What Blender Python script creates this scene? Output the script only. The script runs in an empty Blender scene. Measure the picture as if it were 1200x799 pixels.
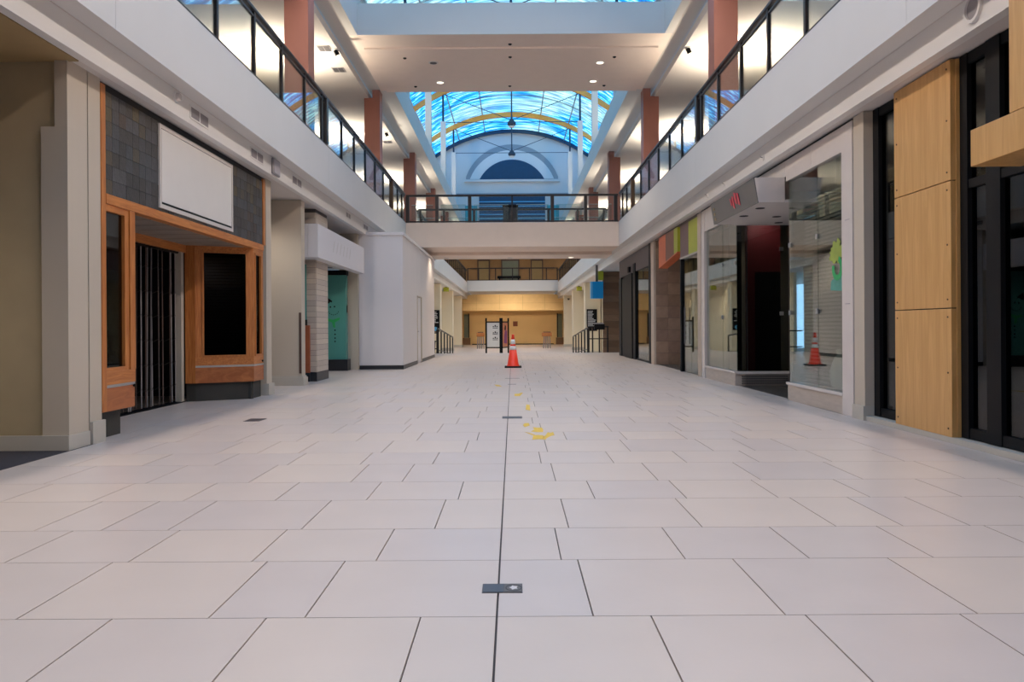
import bpy, bmesh, math, random
from mathutils import Vector, Matrix

random.seed(7)
scene = bpy.context.scene
COL = scene.collection
PI = math.pi

# ------------------------------------------------------------------ camera
cam_data = bpy.data.cameras.new('camera')
cam = bpy.data.objects.new('camera', cam_data)
COL.objects.link(cam)
cam_data.sensor_width = 36.0
cam_data.lens = 930.0 / 1200.0 * 36.0
cam_data.shift_x = -1.0 / 1200.0
cam_data.shift_y = -16.5 / 1200.0
cam_data.clip_end = 400
cam.matrix_world = Matrix.Translation((0, 0, 1.14)) @ Matrix.Rotation(PI / 2, 4, 'X') @ Matrix.Rotation(-0.006, 4, 'Z')
scene.camera = cam

# ------------------------------------------------------------------ exposure, sky, daylight
scene.view_settings.view_transform = 'Standard'
scene.view_settings.look = 'None'
scene.view_settings.gamma = 1.0
scene.view_settings.exposure = 0.0
scene.view_settings.use_curve_mapping = False
scene.cycles.max_bounces = 7
scene.cycles.diffuse_bounces = 5
scene.cycles.glossy_bounces = 3
scene.cycles.transmission_bounces = 4
scene.cycles.transparent_max_bounces = 14
scene.cycles.sample_clamp_indirect = 4.0
scene.cycles.blur_glossy = 1.0
scene.cycles.caustics_reflective = False
scene.cycles.caustics_refractive = False

SKY = (0.36, 0.66, 1.0)
SKY_STRENGTH = 2.9
STRIP_POWER = 570.0      # added out-of-view strips in the near skylight well, each
STRIP_COLOR = (1.0, 0.86, 0.77)
DOWN_POWER = 130.0
SCONCE_POWER = 320.0

world = bpy.data.worlds.new('world')
scene.world = world
world.use_nodes = True
wn = world.node_tree
wbg = wn.nodes['Background']
wgrad = wn.nodes.new('ShaderNodeTexCoord')
wnoise = wn.nodes.new('ShaderNodeTexNoise')
wnoise.inputs['Scale'].default_value = 1.6
wramp = wn.nodes.new('ShaderNodeValToRGB')
wramp.color_ramp.elements[0].color = (SKY[0] * .85, SKY[1] * .9, SKY[2], 1)
wramp.color_ramp.elements[1].color = (SKY[0] * 1.15, SKY[1] * 1.1, SKY[2], 1)
wn.links.new(wgrad.outputs['Generated'], wnoise.inputs['Vector'])
wn.links.new(wnoise.outputs['Fac'], wramp.inputs['Fac'])
wn.links.new(wramp.outputs['Color'], wbg.inputs['Color'])
wbg.inputs['Strength'].default_value = SKY_STRENGTH


def area_light(name, loc, rot, sx, sy, power, color, portal=False, spread=None):
    d = bpy.data.lights.new(name, 'AREA')
    d.shape = 'RECTANGLE'
    d.size = sx
    d.size_y = sy
    d.energy = power
    d.color = color
    if portal:
        d.cycles.is_portal = True
    if spread:
        d.spread = spread
    o = bpy.data.objects.new(name, d)
    o.location = loc
    o.rotation_euler = rot
    COL.objects.link(o)
    return o


# sky portal above the vaulted skylight (guides sampling only, gives off nothing itself)
area_light('sky_portal', (0, 25, 17.2), (0, 0, 0), 12.6, 76, 1, (1, 1, 1), portal=True)
# added strips lighting the hall, out of view along the near skylight well
for s in (-1, 1):
    area_light('trough_fill', (s * 3.70, 7.2, 8.74), (0, s * math.radians(42), 0), 0.34, 17.6, STRIP_POWER, STRIP_COLOR)


# ------------------------------------------------------------------ materials
def srgb(r, g, b):
    def c(v):
        v /= 255.0
        return v / 12.92 if v <= 0.04045 else ((v + 0.055) / 1.055) ** 2.4
    return (c(r), c(g), c(b))


MATS = {}


def mat(name, rgb, rough=0.6, metal=0.0, var=0.06, scale=3.0, bump=0.0, bscale=60.0, stretch=(1, 1, 1), spec=0.5, emit=0.0, coords='Object'):
    if name in MATS:
        return MATS[name]
    m = bpy.data.materials.new(name)
    m.use_nodes = True
    n = m.node_tree.nodes
    l = m.node_tree.links
    p = n['Principled BSDF']
    base = srgb(*rgb)
    tc = n.new('ShaderNodeTexCoord')
    mp = n.new('ShaderNodeMapping')
    mp.inputs['Scale'].default_value = stretch
    ns = n.new('ShaderNodeTexNoise')
    ns.inputs['Scale'].default_value = scale
    ns.inputs['Detail'].default_value = 5
    rp = n.new('ShaderNodeValToRGB')
    rp.color_ramp.elements[0].position = 0.3
    rp.color_ramp.elements[1].position = 0.7
    rp.color_ramp.elements[0].color = tuple(c * (1 - var) for c in base) + (1,)
    rp.color_ramp.elements[1].color = tuple(min(1, c * (1 + var)) for c in base) + (1,)
    l.new(tc.outputs[coords], mp.inputs['Vector'])
    l.new(mp.outputs['Vector'], ns.inputs['Vector'])
    l.new(ns.outputs['Fac'], rp.inputs['Fac'])
    l.new(rp.outputs['Color'], p.inputs['Base Color'])
    p.inputs['Roughness'].default_value = rough
    p.inputs['Metallic'].default_value = metal
    p.inputs['Specular IOR Level'].default_value = spec
    if emit:
        l.new(rp.outputs['Color'], p.inputs['Emission Color'])
        p.inputs['Emission Strength'].default_value = emit
    if bump:
        n2 = n.new('ShaderNodeTexNoise')
        n2.inputs['Scale'].default_value = bscale
        l.new(mp.outputs['Vector'], n2.inputs['Vector'])
        bp = n.new('ShaderNodeBump')
        bp.inputs['Strength'].default_value = bump
        bp.inputs['Distance'].default_value = 0.01
        l.new(n2.outputs['Fac'], bp.inputs['Height'])
        l.new(bp.outputs['Normal'], p.inputs['Normal'])
    MATS[name] = m
    return m


def glass_mat(name, tint, refl=0.0, rough=0.0, fres=0.55):
    """pane: clear (tinted) transparency with a mirror reflection that grows at grazing angles"""
    if name in MATS:
        return MATS[name]
    m = bpy.data.materials.new(name)
    m.use_nodes = True
    n = m.node_tree.nodes
    l = m.node_tree.links
    n.remove(n['Principled BSDF'])
    out = n['Material Output']
    tr = n.new('ShaderNodeBsdfTransparent')
    gl = n.new('ShaderNodeBsdfGlossy')
    gl.inputs['Roughness'].default_value = rough
    gl.inputs['Color'].default_value = (0.95, 0.97, 0.97, 1)
    tc = n.new('ShaderNodeTexCoord')
    ns = n.new('ShaderNodeTexNoise')
    ns.inputs['Scale'].default_value = 1.3
    rp = n.new('ShaderNodeValToRGB')
    rp.color_ramp.elements[0].color = tuple(c * 0.96 for c in tint) + (1,)
    rp.color_ramp.elements[1].color = tuple(tint) + (1,)
    l.new(tc.outputs['Object'], ns.inputs['Vector'])
    l.new(ns.outputs['Fac'], rp.inputs['Fac'])
    l.new(rp.outputs['Color'], tr.inputs['Color'])
    fr = n.new('ShaderNodeFresnel')
    fr.inputs['IOR'].default_value = 1.55
    ad = n.new('ShaderNodeMath')
    ad.operation = 'MULTIPLY_ADD'
    ad.use_clamp = True
    ad.inputs[1].default_value = fres
    ad.inputs[2].default_value = refl
    l.new(fr.outputs['Fac'], ad.inputs[0])
    mx = n.new('ShaderNodeMixShader')
    l.new(ad.outputs[0], mx.inputs['Fac'])
    l.new(tr.outputs[0], mx.inputs[1])
    l.new(gl.outputs[0], mx.inputs[2])
    l.new(mx.outputs[0], out.inputs['Surface'])
    MATS[name] = m
    return m


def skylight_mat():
    """translucent streaky glazing: azure and white noise streaks, cream patches, tinting the sky seen through it"""
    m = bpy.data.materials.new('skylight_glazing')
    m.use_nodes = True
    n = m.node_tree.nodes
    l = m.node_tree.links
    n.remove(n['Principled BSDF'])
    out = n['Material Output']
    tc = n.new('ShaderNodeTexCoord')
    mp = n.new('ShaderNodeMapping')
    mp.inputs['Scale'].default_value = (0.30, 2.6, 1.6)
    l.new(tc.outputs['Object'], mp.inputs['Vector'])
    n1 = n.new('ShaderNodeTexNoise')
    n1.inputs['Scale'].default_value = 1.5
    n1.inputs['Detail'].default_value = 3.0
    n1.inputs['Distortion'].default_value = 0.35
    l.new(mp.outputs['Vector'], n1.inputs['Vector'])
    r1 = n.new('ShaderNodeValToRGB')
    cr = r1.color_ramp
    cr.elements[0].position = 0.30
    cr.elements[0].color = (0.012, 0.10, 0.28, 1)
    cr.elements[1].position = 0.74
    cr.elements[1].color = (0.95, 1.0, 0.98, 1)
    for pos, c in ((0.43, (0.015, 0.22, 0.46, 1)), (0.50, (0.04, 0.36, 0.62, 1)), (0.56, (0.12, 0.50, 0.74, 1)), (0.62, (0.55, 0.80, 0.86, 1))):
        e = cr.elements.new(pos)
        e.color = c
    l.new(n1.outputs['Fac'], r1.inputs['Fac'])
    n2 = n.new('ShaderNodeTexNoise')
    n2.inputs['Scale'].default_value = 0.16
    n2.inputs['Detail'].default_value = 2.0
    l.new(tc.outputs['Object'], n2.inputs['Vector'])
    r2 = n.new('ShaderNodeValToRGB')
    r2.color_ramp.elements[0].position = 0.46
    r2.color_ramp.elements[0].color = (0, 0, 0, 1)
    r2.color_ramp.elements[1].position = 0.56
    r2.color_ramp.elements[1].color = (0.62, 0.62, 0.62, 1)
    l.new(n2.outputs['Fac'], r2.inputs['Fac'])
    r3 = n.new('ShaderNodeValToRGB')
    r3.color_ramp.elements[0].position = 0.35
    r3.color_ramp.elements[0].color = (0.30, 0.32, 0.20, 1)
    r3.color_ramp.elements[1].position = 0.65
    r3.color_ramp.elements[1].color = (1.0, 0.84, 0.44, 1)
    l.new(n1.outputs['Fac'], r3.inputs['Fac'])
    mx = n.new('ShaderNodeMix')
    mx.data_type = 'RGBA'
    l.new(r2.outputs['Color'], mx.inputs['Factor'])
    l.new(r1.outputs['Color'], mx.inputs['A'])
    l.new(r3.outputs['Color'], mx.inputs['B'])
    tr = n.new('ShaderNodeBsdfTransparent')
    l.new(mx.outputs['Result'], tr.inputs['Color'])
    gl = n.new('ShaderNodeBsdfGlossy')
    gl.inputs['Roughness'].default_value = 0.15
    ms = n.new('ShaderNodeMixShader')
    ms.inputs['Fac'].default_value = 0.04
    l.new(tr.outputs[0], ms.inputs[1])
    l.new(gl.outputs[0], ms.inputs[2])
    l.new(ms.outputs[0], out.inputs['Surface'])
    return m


M_tile = [mat('porcelain_tile_a', (203, 189, 181), 0.33, var=0.03, scale=1.6, bump=0.03, bscale=25, coords='Object'),
          mat('porcelain_tile_b', (201, 188, 182), 0.31, var=0.03, scale=2.0, bump=0.03, bscale=25),
          mat('porcelain_tile_c', (205, 190, 180), 0.35, var=0.03, scale=1.3, bump=0.03, bscale=25)]
M_grout = mat('dark_grout', (92, 84, 82), 0.9)
M_white = mat('white_paint', (214, 212, 210), 0.65, var=0.02, scale=0.8)
M_white2 = mat('white_band_paint', (224, 222, 220), 0.6, var=0.02, scale=0.8)
M_ceil = mat('ceiling_paint', (212, 206, 202), 0.8, var=0.02, scale=0.7)
M_beige = mat('beige_paint', (192, 181, 166), 0.7, var=0.03, scale=0.9)
M_tan = mat('tan_paint', (176, 150, 106), 0.75, var=0.05, scale=0.7)
M_yellow_wall = mat('warm_yellow_paint', (228, 196, 140), 0.7, var=0.04, scale=0.5)
M_cream = mat('cream_paint', (232, 220, 194), 0.65, var=0.03, scale=0.8)
M_plinth = mat('plinth_paint', (190, 184, 174), 0.5, var=0.03)
M_carpet = mat('dark_carpet', (52, 50, 58), 0.95, var=0.2, scale=30, bump=0.3, bscale=300)
M_black = mat('black_metal', (9, 10, 14), 0.55, 0.0, var=0.1, spec=.2)
M_rail = mat('dark_bronze_rail', (44, 38, 38), 0.38, 0.35, var=0.1)
M_brownpost = mat('bronze_newel', (84, 62, 44), 0.45, 0.2, var=0.1)
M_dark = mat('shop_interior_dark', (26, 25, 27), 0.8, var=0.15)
M_dkfloor = mat('shop_floor', (74, 68, 64), 0.5, var=0.1)
M_salmon = mat('salmon_laminate', (156, 102, 88), 0.5, var=0.08, scale=2.0, stretch=(1, 1, 0.4))
M_glass = glass_mat('clear_glass', (0.88, 0.93, 0.91), 0.07)
M_railglass = glass_mat('rail_glass', (0.93, 0.95, 0.93), 0.02, fres=.4)
M_darkglass = glass_mat('tinted_glass', (0.26, 0.26, 0.27), 0.01)
M_bridgegleam = mat('bridge_edge_gleam', (150, 178, 176), 0.3, var=.05)
M_bayglass = glass_mat('bay_glass', (0.34, 0.34, 0.35), 0.0, fres=.12)
M_shopglass = glass_mat('shop_glass', (0.88, 0.92, 0.89), 0.07, fres=.6)
M_alu = mat('aluminium', (190, 190, 190), 0.35, 0.8, var=0.05)
M_steel = mat('brushed_steel', (176, 166, 158), 0.35, 0.7, var=0.08, scale=4, stretch=(1, 1, 20))
M_ltmetal = mat('white_enamel_panel', (216, 208, 204), 0.22, 0.1, var=0.03)
M_stonebase = mat('travertine_base', (186, 174, 164), 0.5, var=0.08, scale=5, stretch=(1, 1, 6), bump=0.1)
M_slatebase = mat('slate_base', (52, 52, 50), 0.6, var=0.25, scale=2, bump=0.2)
M_blackbase = mat('black_tile_base', (38, 40, 46), 0.4, var=0.1)
M_teal = mat('teal_panel', (84, 152, 146), 0.25, var=0.06, scale=1.2)
M_copper = mat('copper_laminate', (170, 96, 66), 0.45, 0.15, var=0.15, scale=4)
M_whiteside = mat('white_hoarding', (222, 218, 220), 0.5, var=0.02, scale=0.8)
M_brick = [mat('linear_tile_%d' % i, c, 0.5, var=0.05, scale=6) for i, c in enumerate([(196, 184, 172), (188, 176, 166), (202, 190, 176)])]
M_slate = [mat('slate_%d' % i, c, 0.55, var=0.22, scale=9, bump=0.35, bscale=40) for i, c in enumerate(
    [(64, 64, 68), (56, 54, 54), (74, 66, 54), (68, 56, 50), (72, 72, 76), (60, 64, 70), (80, 70, 50), (50, 49, 50)])]
M_stone = [mat('brown_stone_%d' % i, c, 0.5, var=0.14, scale=5, bump=0.15) for i, c in enumerate([(158, 130, 112), (150, 122, 106), (166, 138, 118), (146, 120, 102)])]
M_plank = [mat('brown_plank_%d' % i, c, 0.5, var=0.14, scale=3, stretch=(1, 1, 8)) for i, c in enumerate([(124, 94, 70), (112, 84, 62), (132, 102, 78)])]
M_red_orange = mat('cone_orange', (255, 62, 34), 0.4, var=0.04)
M_conewhite = mat('cone_white_band', (240, 236, 232), 0.35, var=0.04)
M_yellowtape = mat('yellow_tape', (214, 178, 62), 0.6, var=0.12, scale=20)
M_white_sign = mat('sign_blank_white', (222, 218, 214), 0.35, var=0.015)
M_lime = mat('lime_panel', (168, 176, 52), 0.45, var=0.05)
M_orange = mat('orange_panel', (206, 104, 62), 0.45, var=0.06)
M_mauve = mat('mauve_panel', (116, 92, 92), 0.5, var=0.06)
M_blue = mat('blue_sign', (0, 158, 226), 0.4, var=0.04)
M_ltblue = mat('light_blue_sign_edge', (96, 180, 226), 0.4, var=0.04)
M_grey_canopy = mat('grey_canopy_face', (96, 94, 92), 0.4, var=0.04)
M_redlogo = mat('red_logo', (196, 52, 70), 0.4, var=0.05)
M_dkred = mat('dark_red_panel', (86, 20, 26), 0.5, var=0.1)
M_orange_rib = mat('glulam_rib', (236, 160, 66), 0.45, var=0.12, scale=3, stretch=(6, 1, 6))
M_trussmetal = mat('truss_steel', (52, 66, 84), 0.4, 0.4, var=0.08)
M_bluewin = mat('dark_blue_window', (20, 62, 96), 0.3, var=0.08)
M_grille = mat('vent_grey', (150, 146, 150), 0.5, var=0.05)
M_ventdark = mat('vent_dark', (84, 82, 86), 0.7, var=0.05)
M_cover = mat('brass_floor_cover', (96, 88, 88), 0.4, 0.5, var=0.2, scale=20)
M_mark = mat('light_mark', (206, 202, 204), 0.5, var=0.05)
M_darkbrown = mat('dark_brown_panel', (84, 66, 60), 0.5, var=0.1)
M_lamp = mat('lamp_lens', (255, 238, 214), 0.5, var=0.02, emit=2.2)
M_signred = mat('brown_sign', (128, 66, 34), 0.5, var=0.05)
M_textwhite = mat('white_lettering', (226, 226, 230), 0.5, var=0.02)
M_greenscarf = mat('green_paint', (36, 160, 92), 0.5, var=0.05)
M_purple = mat('purple_print', (120, 40, 110), 0.5, var=0.1)
M_skin = mat('warm_print', (190, 120, 86), 0.5, var=0.2, scale=8)
M_plasticbag = mat('pale_plastic', (206, 214, 206), 0.35, var=0.05)
M_window_grey = mat('grey_green_door', (108, 116, 100), 0.3, var=0.08)


def wood_mat(name, rgb, dark, scale, stretch, rough=0.42):
    m = bpy.data.materials.new(name)
    m.use_nodes = True
    n = m.node_tree.nodes
    l = m.node_tree.links
    p = n['Principled BSDF']
    tc = n.new('ShaderNodeTexCoord')
    mp = n.new('ShaderNodeMapping')
    mp.inputs['Scale'].default_value = stretch
    ns = n.new('ShaderNodeTexNoise')
    ns.inputs['Scale'].default_value = scale
    ns.inputs['Detail'].default_value = 8
    ns.inputs['Distortion'].default_value = 1.2
    rp = n.new('ShaderNodeValToRGB')
    rp.color_ramp.elements[0].position = 0.36
    rp.color_ramp.elements[1].position = 0.66
    rp.color_ramp.elements[0].color = srgb(*dark) + (1,)
    rp.color_ramp.elements[1].color = srgb(*rgb) + (1,)
    l.new(tc.outputs['Object'], mp.inputs['Vector'])
    l.new(mp.outputs['Vector'], ns.inputs['Vector'])
    l.new(ns.outputs['Fac'], rp.inputs['Fac'])
    l.new(rp.outputs['Color'], p.inputs['Base Color'])
    p.inputs['Roughness'].default_value = rough
    bp = n.new('ShaderNodeBump')
    bp.inputs['Strength'].default_value = 0.08
    l.new(ns.outputs['Fac'], bp.inputs['Height'])
    l.new(bp.outputs['Normal'], p.inputs['Normal'])
    return m


M_fir_v = wood_mat('fir_vertical', (196, 126, 66), (168, 98, 46), 5, (7, 7, 0.5))
M_fir_h = wood_mat('fir_horizontal', (198, 128, 68), (170, 100, 48), 4, (7, 0.6, 7))
M_fir_board = wood_mat('fir_board', (178, 108, 60), (150, 84, 44), 2.2, (3, 1.0, 5))
M_maple = wood_mat('maple_panel', (210, 164, 104), (196, 149, 88), 3.0, (3, 6, 0.4))


# ------------------------------------------------------------------ mesh helpers
def bm_new():
    return bmesh.new()


def bx(bm, x0, x1, y0, y1, z0, z1):
    x0, x1 = min(x0, x1), max(x0, x1)
    y0, y1 = min(y0, y1), max(y0, y1)
    z0, z1 = min(z0, z1), max(z0, z1)
    v = [bm.verts.new((x, y, z)) for z in (z0, z1) for y in (y0, y1) for x in (x0, x1)]
    for f in ((0, 2, 3, 1), (4, 5, 7, 6), (0, 1, 5, 4), (2, 6, 7, 3), (0, 4, 6, 2), (1, 3, 7, 5)):
        bm.faces.new([v[i] for i in f])
    return bm


def prism(bm, pts, ext):
    """pts: planar loop of 3-D points, extruded by vector ext"""
    e = Vector(ext)
    a = [bm.verts.new(Vector(p)) for p in pts]
    b = [bm.verts.new(Vector(p) + e) for p in pts]
    n = len(pts)
    bm.faces.new(a)
    bm.faces.new(list(reversed(b)))
    for i in range(n):
        j = (i + 1) % n
        bm.faces.new([a[j], a[i], b[i], b[j]])
    bmesh.ops.recalc_face_normals(bm, faces=bm.faces[:])
    return bm


def rod(bm, p0, p1, r, n=8, r1=None):
    p0, p1 = Vector(p0), Vector(p1)
    r1 = r if r1 is None else r1
    d = (p1 - p0).normalized()
    up = Vector((0, 0, 1)) if abs(d.z) < 0.9 else Vector((1, 0, 0))
    u = d.cross(up).normalized()
    w = d.cross(u)
    off = PI / n
    a = [bm.verts.new(p0 + (u * math.cos(2 * PI * i / n + off) + w * math.sin(2 * PI * i / n + off)) * r) for i in range(n)]
    b = [bm.verts.new(p1 + (u * math.cos(2 * PI * i / n + off) + w * math.sin(2 * PI * i / n + off)) * r1) for i in range(n)]
    for i in range(n):
        j = (i + 1) % n
        bm.faces.new([a[i], a[j], b[j], b[i]])
    bm.faces.new(list(reversed(a)))
    bm.faces.new(b)
    return bm


def lathe(bm, prof, c, n=24, a0=0.0):
    rings = []
    for r, z in prof:
        rings.append([bm.verts.new((c[0] + r * math.cos(2 * PI * i / n + a0), c[1] + r * math.sin(2 * PI * i / n + a0), c[2] + z)) for i in range(n)])
    for k in range(len(rings) - 1):
        for i in range(n):
            j = (i + 1) % n
            bm.faces.new([rings[k][i], rings[k][j], rings[k + 1][j], rings[k + 1][i]])
    bm.faces.new(list(reversed(rings[0])))
    bm.faces.new(rings[-1])
    return bm


def obj(name, bm, m, parent=None, bevel=0.0, smooth=False, kind=None):
    """link a mesh; vertices are given in world metres, the origin is put at the mesh's base centre"""
    bmesh.ops.recalc_face_normals(bm, faces=bm.faces[:])
    vs = [v.co for v in bm.verts]
    lo = Vector((min(v.x for v in vs), min(v.y for v in vs), min(v.z for v in vs)))
    hi = Vector((max(v.x for v in vs), max(v.y for v in vs), max(v.z for v in vs)))
    c = Vector(((lo.x + hi.x) / 2, (lo.y + hi.y) / 2, lo.z))
    bmesh.ops.translate(bm, verts=bm.verts[:], vec=-c)
    me = bpy.data.meshes.new(name)
    bm.to_mesh(me)
    bm.free()
    me.materials.append(m)
    if smooth:
        for p in me.polygons:
            p.use_smooth = True
    o = bpy.data.objects.new(name, me)
    COL.objects.link(o)
    put(o, c, parent)
    if bevel:
        b = o.modifiers.new('bevel', 'BEVEL')
        b.width = bevel
        b.segments = 2
        b.limit_method = 'ANGLE'
    if kind:
        o['kind'] = kind
    return o


WORLD = {}


def put(o, c, parent):
    if parent is not None:
        o.parent = parent
        o.location = Vector(c) - WORLD[parent.name]
    else:
        o.location = c
    WORLD[o.name] = Vector(c)


def mesh_at(name, me, c, parent, m=None):
    """another object on shared mesh data (mesh origin = its base centre)"""
    o = bpy.data.objects.new(name, me)
    COL.objects.link(o)
    put(o, c, parent)
    return o


def thing(name, label, cat, loc, group=None):
    o = bpy.data.objects.new(name, None)
    o.empty_display_size = 0.2
    COL.objects.link(o)
    put(o, loc, None)
    o['label'] = label
    o['category'] = cat
    if group:
        o['group'] = group
    return o


def tag(o, label, cat, group=None):
    o['label'] = label
    o['category'] = cat
    if group:
        o['group'] = group
    return o


def struct(name, bm, m, parent=None, **k):
    o = obj(name, bm, m, parent, **k)
    if parent is None:
        o['kind'] = 'structure'
    return o


def box(x0, x1, y0, y1, z0, z1):
    return bx(bm_new(), x0, x1, y0, y1, z0, z1)


# ================================================================== GROUND FLOOR
Y0, Y1 = -12.0, 34.7            # hall behind the camera .. top of the ramp
XW = 4.2                        # storefront line
floor = struct('floor', box(-12, 12, Y0, 34.7, -0.30, -0.012), M_grout)

# tile rows: alternating deep (0.757) and shallow (0.613) rows of square-module tiles
GAP = 0.0032
CJ = -0.07                      # the long movement joint down the middle
rows = []
y = 3.125
k = 0
while y < 34.6:
    d = 0.757 if k % 2 == 0 else 0.613
    rows.append((y, min(y + d, 34.7), k % 2 == 0, k // 2))
    y += d
    k += 1
y = 3.125
k = 1
while y > Y0:
    d = 0.613 if k % 2 else 0.757
    rows.append((y - d, y, k % 2 == 0, -(k + 1) // 2))
    y -= d
    k += 1
singles = []
rest = [bm_new() for _ in M_tile]
for (ya, yb, wide, idx) in rows:
    w = 0.757 if wide else 0.607
    xl = -4.17 if yb < 8.2 else (-5.35 if yb < 24 else -4.25)
    xr = 4.2 if yb < 11.5 else 5.0
    if wide:
        right = [0.38, 0.757, 0.757, 0.757, 0.757] if idx % 2 == 0 else [0.38, 0.757, 0.757, 0.38, 0.38, 0.757]
        left = [0.757, 0.38, 0.757, 0.757, 0.757] if idx % 2 == 0 else [0.38, 0.757, 0.757, 0.38, 0.38, 0.757]
    else:
        right = [0.30] if idx % 2 == 0 else [0.607]
        left = [0.607] if idx % 2 == 0 else [0.30]
    for sgn, seq, lim in ((1, right, xr), (-1, left, xl)):
        x = CJ
        i = 0
        while (x < lim - 0.02) if sgn > 0 else (x > lim + 0.02):
            wd = seq[i] if i < len(seq) else w
            nx = x + sgn * wd
            nx = min(nx, lim) if sgn > 0 else max(nx, lim)
            a, b = min(x, nx), max(x, nx)
            ca = 0.0045 if (sgn > 0 and i == 0) else GAP
            cb = 0.0045 if (sgn < 0 and i == 0) else GAP
            q = (a + ca, b - cb, ya + 0.0024, yb - 0.0024)
            mi = random.randrange(3)
            cx, cy = (a + b) / 2, (ya + yb) / 2
            seen = yb > 2.3 and abs(cx) / max(cy, .1) < 0.72 and yb < 13.0
            if seen:
                singles.append((cy, q, mi))
            else:
                bx(rest[mi], q[0], q[1], q[2], q[3], -0.02, 0)
            x = nx
            i += 1
singles.sort()
tile_mesh = {}
for n, (cy, q, mi) in enumerate(singles):
    if n < 298:
        key = (round(q[1] - q[0], 3), round(q[3] - q[2], 3), mi)
        c = ((q[0] + q[1]) / 2, (q[2] + q[3]) / 2, -0.02)
        if key not in tile_mesh:
            t = obj('floor_tile', box(*q, -0.02, 0), M_tile[mi], floor)
            tile_mesh[key] = t.data
        else:
            mesh_at('floor_tile', tile_mesh[key], c, floor)
    else:
        bx(rest[mi], q[0], q[1], q[2], q[3], -0.02, 0)
for mi, b in enumerate(rest):
    obj('floor_tiles_distant', b, M_tile[mi], floor, kind='stuff')

struct('floor_carpet', box(-12, -4.185, Y0, 7.6, -0.012, -0.002), M_carpet)
struct('floor_shop_right', box(4.28, 12, Y0, 30, -0.012, 0.0), M_dkfloor)
struct('floor_shop_left', box(-12, -5.4, 7.6, 31, -0.012, 0.0), M_dkfloor)
# ramp and lower court
b = bm_new()
prism(b, [(-5.2, 34.7, -0.001), (-5.2, 43.6, -0.5), (-5.2, 43.6, -0.8), (-5.2, 34.7, -0.3)], (10.4, 0, 0))
struct('floor_ramp', b, M_tile[0])
struct('floor_lower_court', box(-12, 12, 43.6, 76, -0.8, -0.5), M_tile[1])
struct('floor_side_right', box(5.2, 12, 34.7, 43.6, -0.8, -0.1), M_dkfloor)
struct('floor_side_left', box(-12, -5.2, 34.7, 43.6, -0.8, -0.1), M_dkfloor)

# floor boxes along the middle and side
def floor_cover(x0, x1, y0, y1, label, detail=False):
    t = thing('floor_box_cover', label, 'floor plate', ((x0 + x1) / 2, (y0 + y1) / 2, 0), 'floor box covers')
    obj('frame', box(x0, x1, y0, y1, 0.0, 0.002), M_cover, t)
    if detail:
        xm = x0 + (x1 - x0) * 0.53
        obj('lid', box(x0 + .005, xm, y0 + .008, y1 - .008, 0.002, 0.0035), mat('lid_grey', (88, 88, 96), 0.35, 0.5), t)
        obj('lid', box(xm + .003, x1 - .005, y0 + .008, y1 - .008, 0.002, 0.0035), mat('lid_bronze', (112, 100, 94), 0.35, 0.5), t)
        bm = bm_new()
        cx, cy = (xm + x1) / 2 + .003, (y0 + y1) / 2
        pts = [(cx + .021 * math.cos(a) * (1 if i % 2 else .6), cy + .03 * math.sin(a) * (1 if i % 2 else .6), .0036) for i, a in enumerate([j * PI / 5 for j in range(10)])]
        prism(bm, pts, (0, 0, .001))
        o = obj('worn_patch', bm, M_mark, t)
        bm = bm_new()
        for j in range(24):
            a, a2 = 2 * PI * j / 24, 2 * PI * (j + 1) / 24
            prism(bm, [(cx + .036 * math.cos(a), cy + .042 * math.sin(a), .0036), (cx + .036 * math.cos(a2), cy + .042 * math.sin(a2), .0036),
                       (cx + .031 * math.cos(a2), cy + .036 * math.sin(a2), .0036), (cx + .031 * math.cos(a), cy + .036 * math.sin(a), .0036)], (0, 0, .0008))
        obj('socket_ring', bm, M_ventdark, t)
    else:
        obj('lid', box(x0 + .008, x1 - .008, y0 + .01, y1 - .01, 0.002, 0.003), mat('lid_grey', (88, 88, 96), 0.35, 0.5), t)


floor_cover(-0.14, 0.035, 3.40, 3.52, 'worn metal floor box cover with a round socket, nearest the viewer', True)
floor_cover(-0.14, 0.11, 9.89, 10.12, 'dark floor box cover on the centre joint left of the yellow tape')
floor_cover(-3.32, -3.12, 9.74, 10.04, 'small brown floor cover out in front of the wooden storefront')
floor_cover(-0.11, 0.06, 15.74, 15.82, 'thin dark floor slot on the centre joint, second nearest the cone')
floor_cover(-0.18, 0.14, 17.57, 17.63, 'thin dark floor slot on the centre joint, closest to the cone')

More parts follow.
